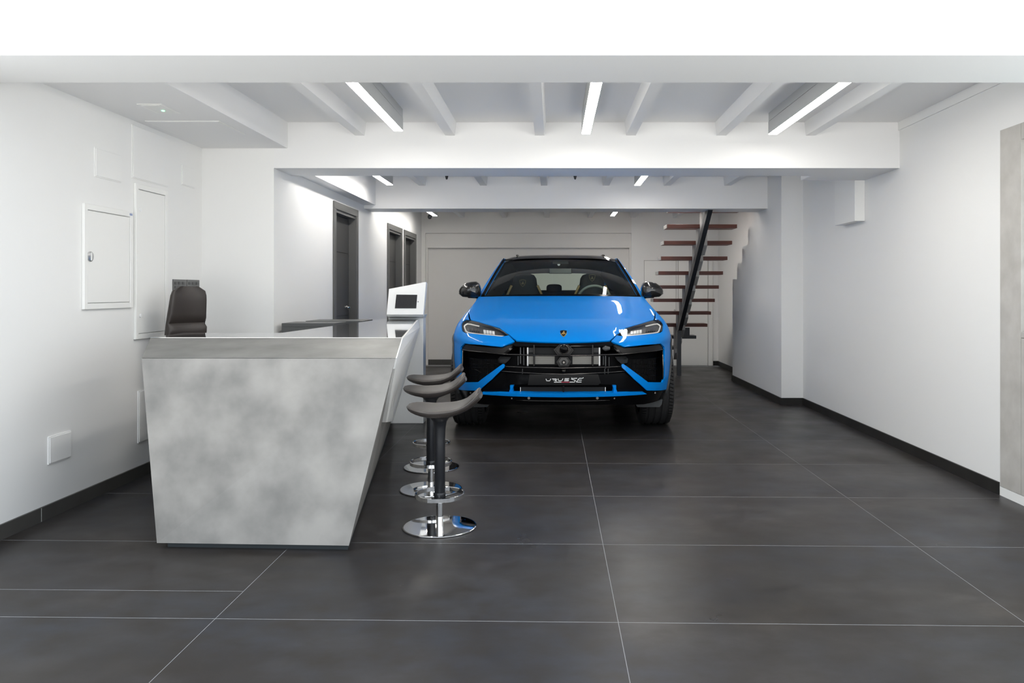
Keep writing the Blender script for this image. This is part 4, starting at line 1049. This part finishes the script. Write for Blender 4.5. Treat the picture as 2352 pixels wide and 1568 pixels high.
# ---- wheels
def wheel(name, cx, cd, w, sg):
    r = .392; xo = w/2
    prof = [(.29, -xo+.01), (.31, -xo-.004), (.35, -xo-.002), (.378, -xo+.012), (.388, -xo+.03)]
    for g in (-.30, -.10, .10, .30):
        c = g*w; prof += [(r, c-.012), (r-.009, c-.008), (r-.009, c+.008), (r, c+.012)]
    prof += [(.388, xo-.03), (.378, xo-.012), (.35, xo+.002), (.31, xo+.004), (.29, xo-.01)]
    t = MB().lathe(prof, (cx, cd-AXD, r), 72, 'x').build(name, M['rubber'], car, smooth=True, autosmooth=35)
    mb = MB()
    for k_ in range(72):      # shoulder tread blocks' sipes
        for side_ in (-1, 1):
            a = 2*PI*k_/72; x0 = side_*(xo-.045); x1 = side_*(xo-.012)
            c, s_ = math.cos(a), math.sin(a); c2, s2 = math.cos(a+.03), math.sin(a+.03)
            mb.add([(cx+x0, cd-AXD+c*(r+.0012), r+s_*(r+.0012)), (cx+x1, cd-AXD+c2*.3845, r+s2*.3845), (cx+x1, cd-AXD+math.cos(a+.05)*.3845, r+math.sin(a+.05)*.3845), (cx+x0, cd-AXD+math.cos(a+.02)*(r+.0012), r+math.sin(a+.02)*(r+.0012))], [(0, 1, 2, 3)])
    mb.build('tread_sipes', M['void'], t)['kind'] = 'stuff'
    MB().lathe([(.295, -xo+.02), (.28, -xo+.03), (.275, 0), (.28, xo-.03), (.295, xo-.02)], (cx, cd-AXD, r), 48, 'x').build('rim', M['gloss'], t, smooth=True, autosmooth=40)
    for k_ in range(5):
        a = 2*PI*k_/5+.3; xf = sg*(xo-.03)
        MB().tube([(cx+xf, cd-AXD, r), (cx+xf+sg*.01, cd-AXD+.14*math.cos(a), r+.14*math.sin(a)), (cx+xf+sg*.012, cd-AXD+.28*math.cos(a), r+.28*math.sin(a))], [.035, .025, .03], 8).build('spoke', M['gloss'], t, smooth=True)
    MB().lathe([(0, -.01), (.19, -.01), (.19, .01), (0, .01)], (cx, cd-AXD, r), 36, 'x').build('brake_disc', M['alu'], t, smooth=True, autosmooth=40)
for sg in (1, -1):
    wheel('front_wheel', sg*.855, .95, .29, sg); wheel('rear_wheel', sg*.845, 3.95, .31, sg)
    pts = [(1461, 918), (1522, 917), (1520, 928), (1515, 934.6), (1464, 934.6), (1461, 930)]
    f = [pix_at(x, y, .50) for x, y in pts]; mb = MB(); mb.prism([(sg*p.x, .50-AXD, p.z) for p in f], [(sg*p.x, .51-AXD, p.z) for p in f]); mb.build('air_deflector', M['flap'], car)

# cabin lining
def head_fn(a, b):
    d = 2.40+(4.30-2.40)*b; s_ = -1+2*a; w = interp(RW, d)-.03
    return LP(w*s_, d+.05*s_*s_*(1-b), interp(RZ, d)-.045-.030*abs(s_)**4)
MB().grid(head_fn, 12, 12).build('headliner', M['cabin'], car, smooth=True)
for sg in (1, -1):
    MB().add([LP(sg*.80, 1.95, 1.165), LP(sg*.80, 4.4, 1.165), LP(sg*.80, 4.4, .5), LP(sg*.80, 1.95, .5)], [(0, 1, 2, 3)]).build('door_trim', M['cabin'], car)
box('parcel_shelf', -.78, .78, 3.90-AXD, 4.75-AXD, 1.13, 1.155, M['cabin'], car)
MB().add([LP(-.855, 4.30, 1.181), LP(-.62, 4.78, 1.181), LP(.62, 4.78, 1.181), LP(.855, 4.30, 1.181)], [(0, 1, 2, 3)]).build('load_cover', M['cabin'], car)
# glass must face outwards so that it reflects on the outside
def orient(o, ref):
    me = o.data; p = me.polygons[len(me.polygons)//2]; me.calc_loop_triangles()
    c_ = p.center; 
    if p.normal.dot(Vector(ref)-c_) < 0: me.flip_normals()
def eachchild(o):
    for ch_ in o.children:
        yield ch_
        yield from eachchild(ch_)
for o in eachchild(car):
    if o.type == 'MESH':
        nm = o.name.split('.')[0]
        if nm in ('windscreen', 'lens'): orient(o, (0, -8, 3) if nm == 'windscreen' else (o.data.vertices[0].co.x*2, -8, .9))
        if nm == 'rear_window': orient(o, (0, -20, -3))
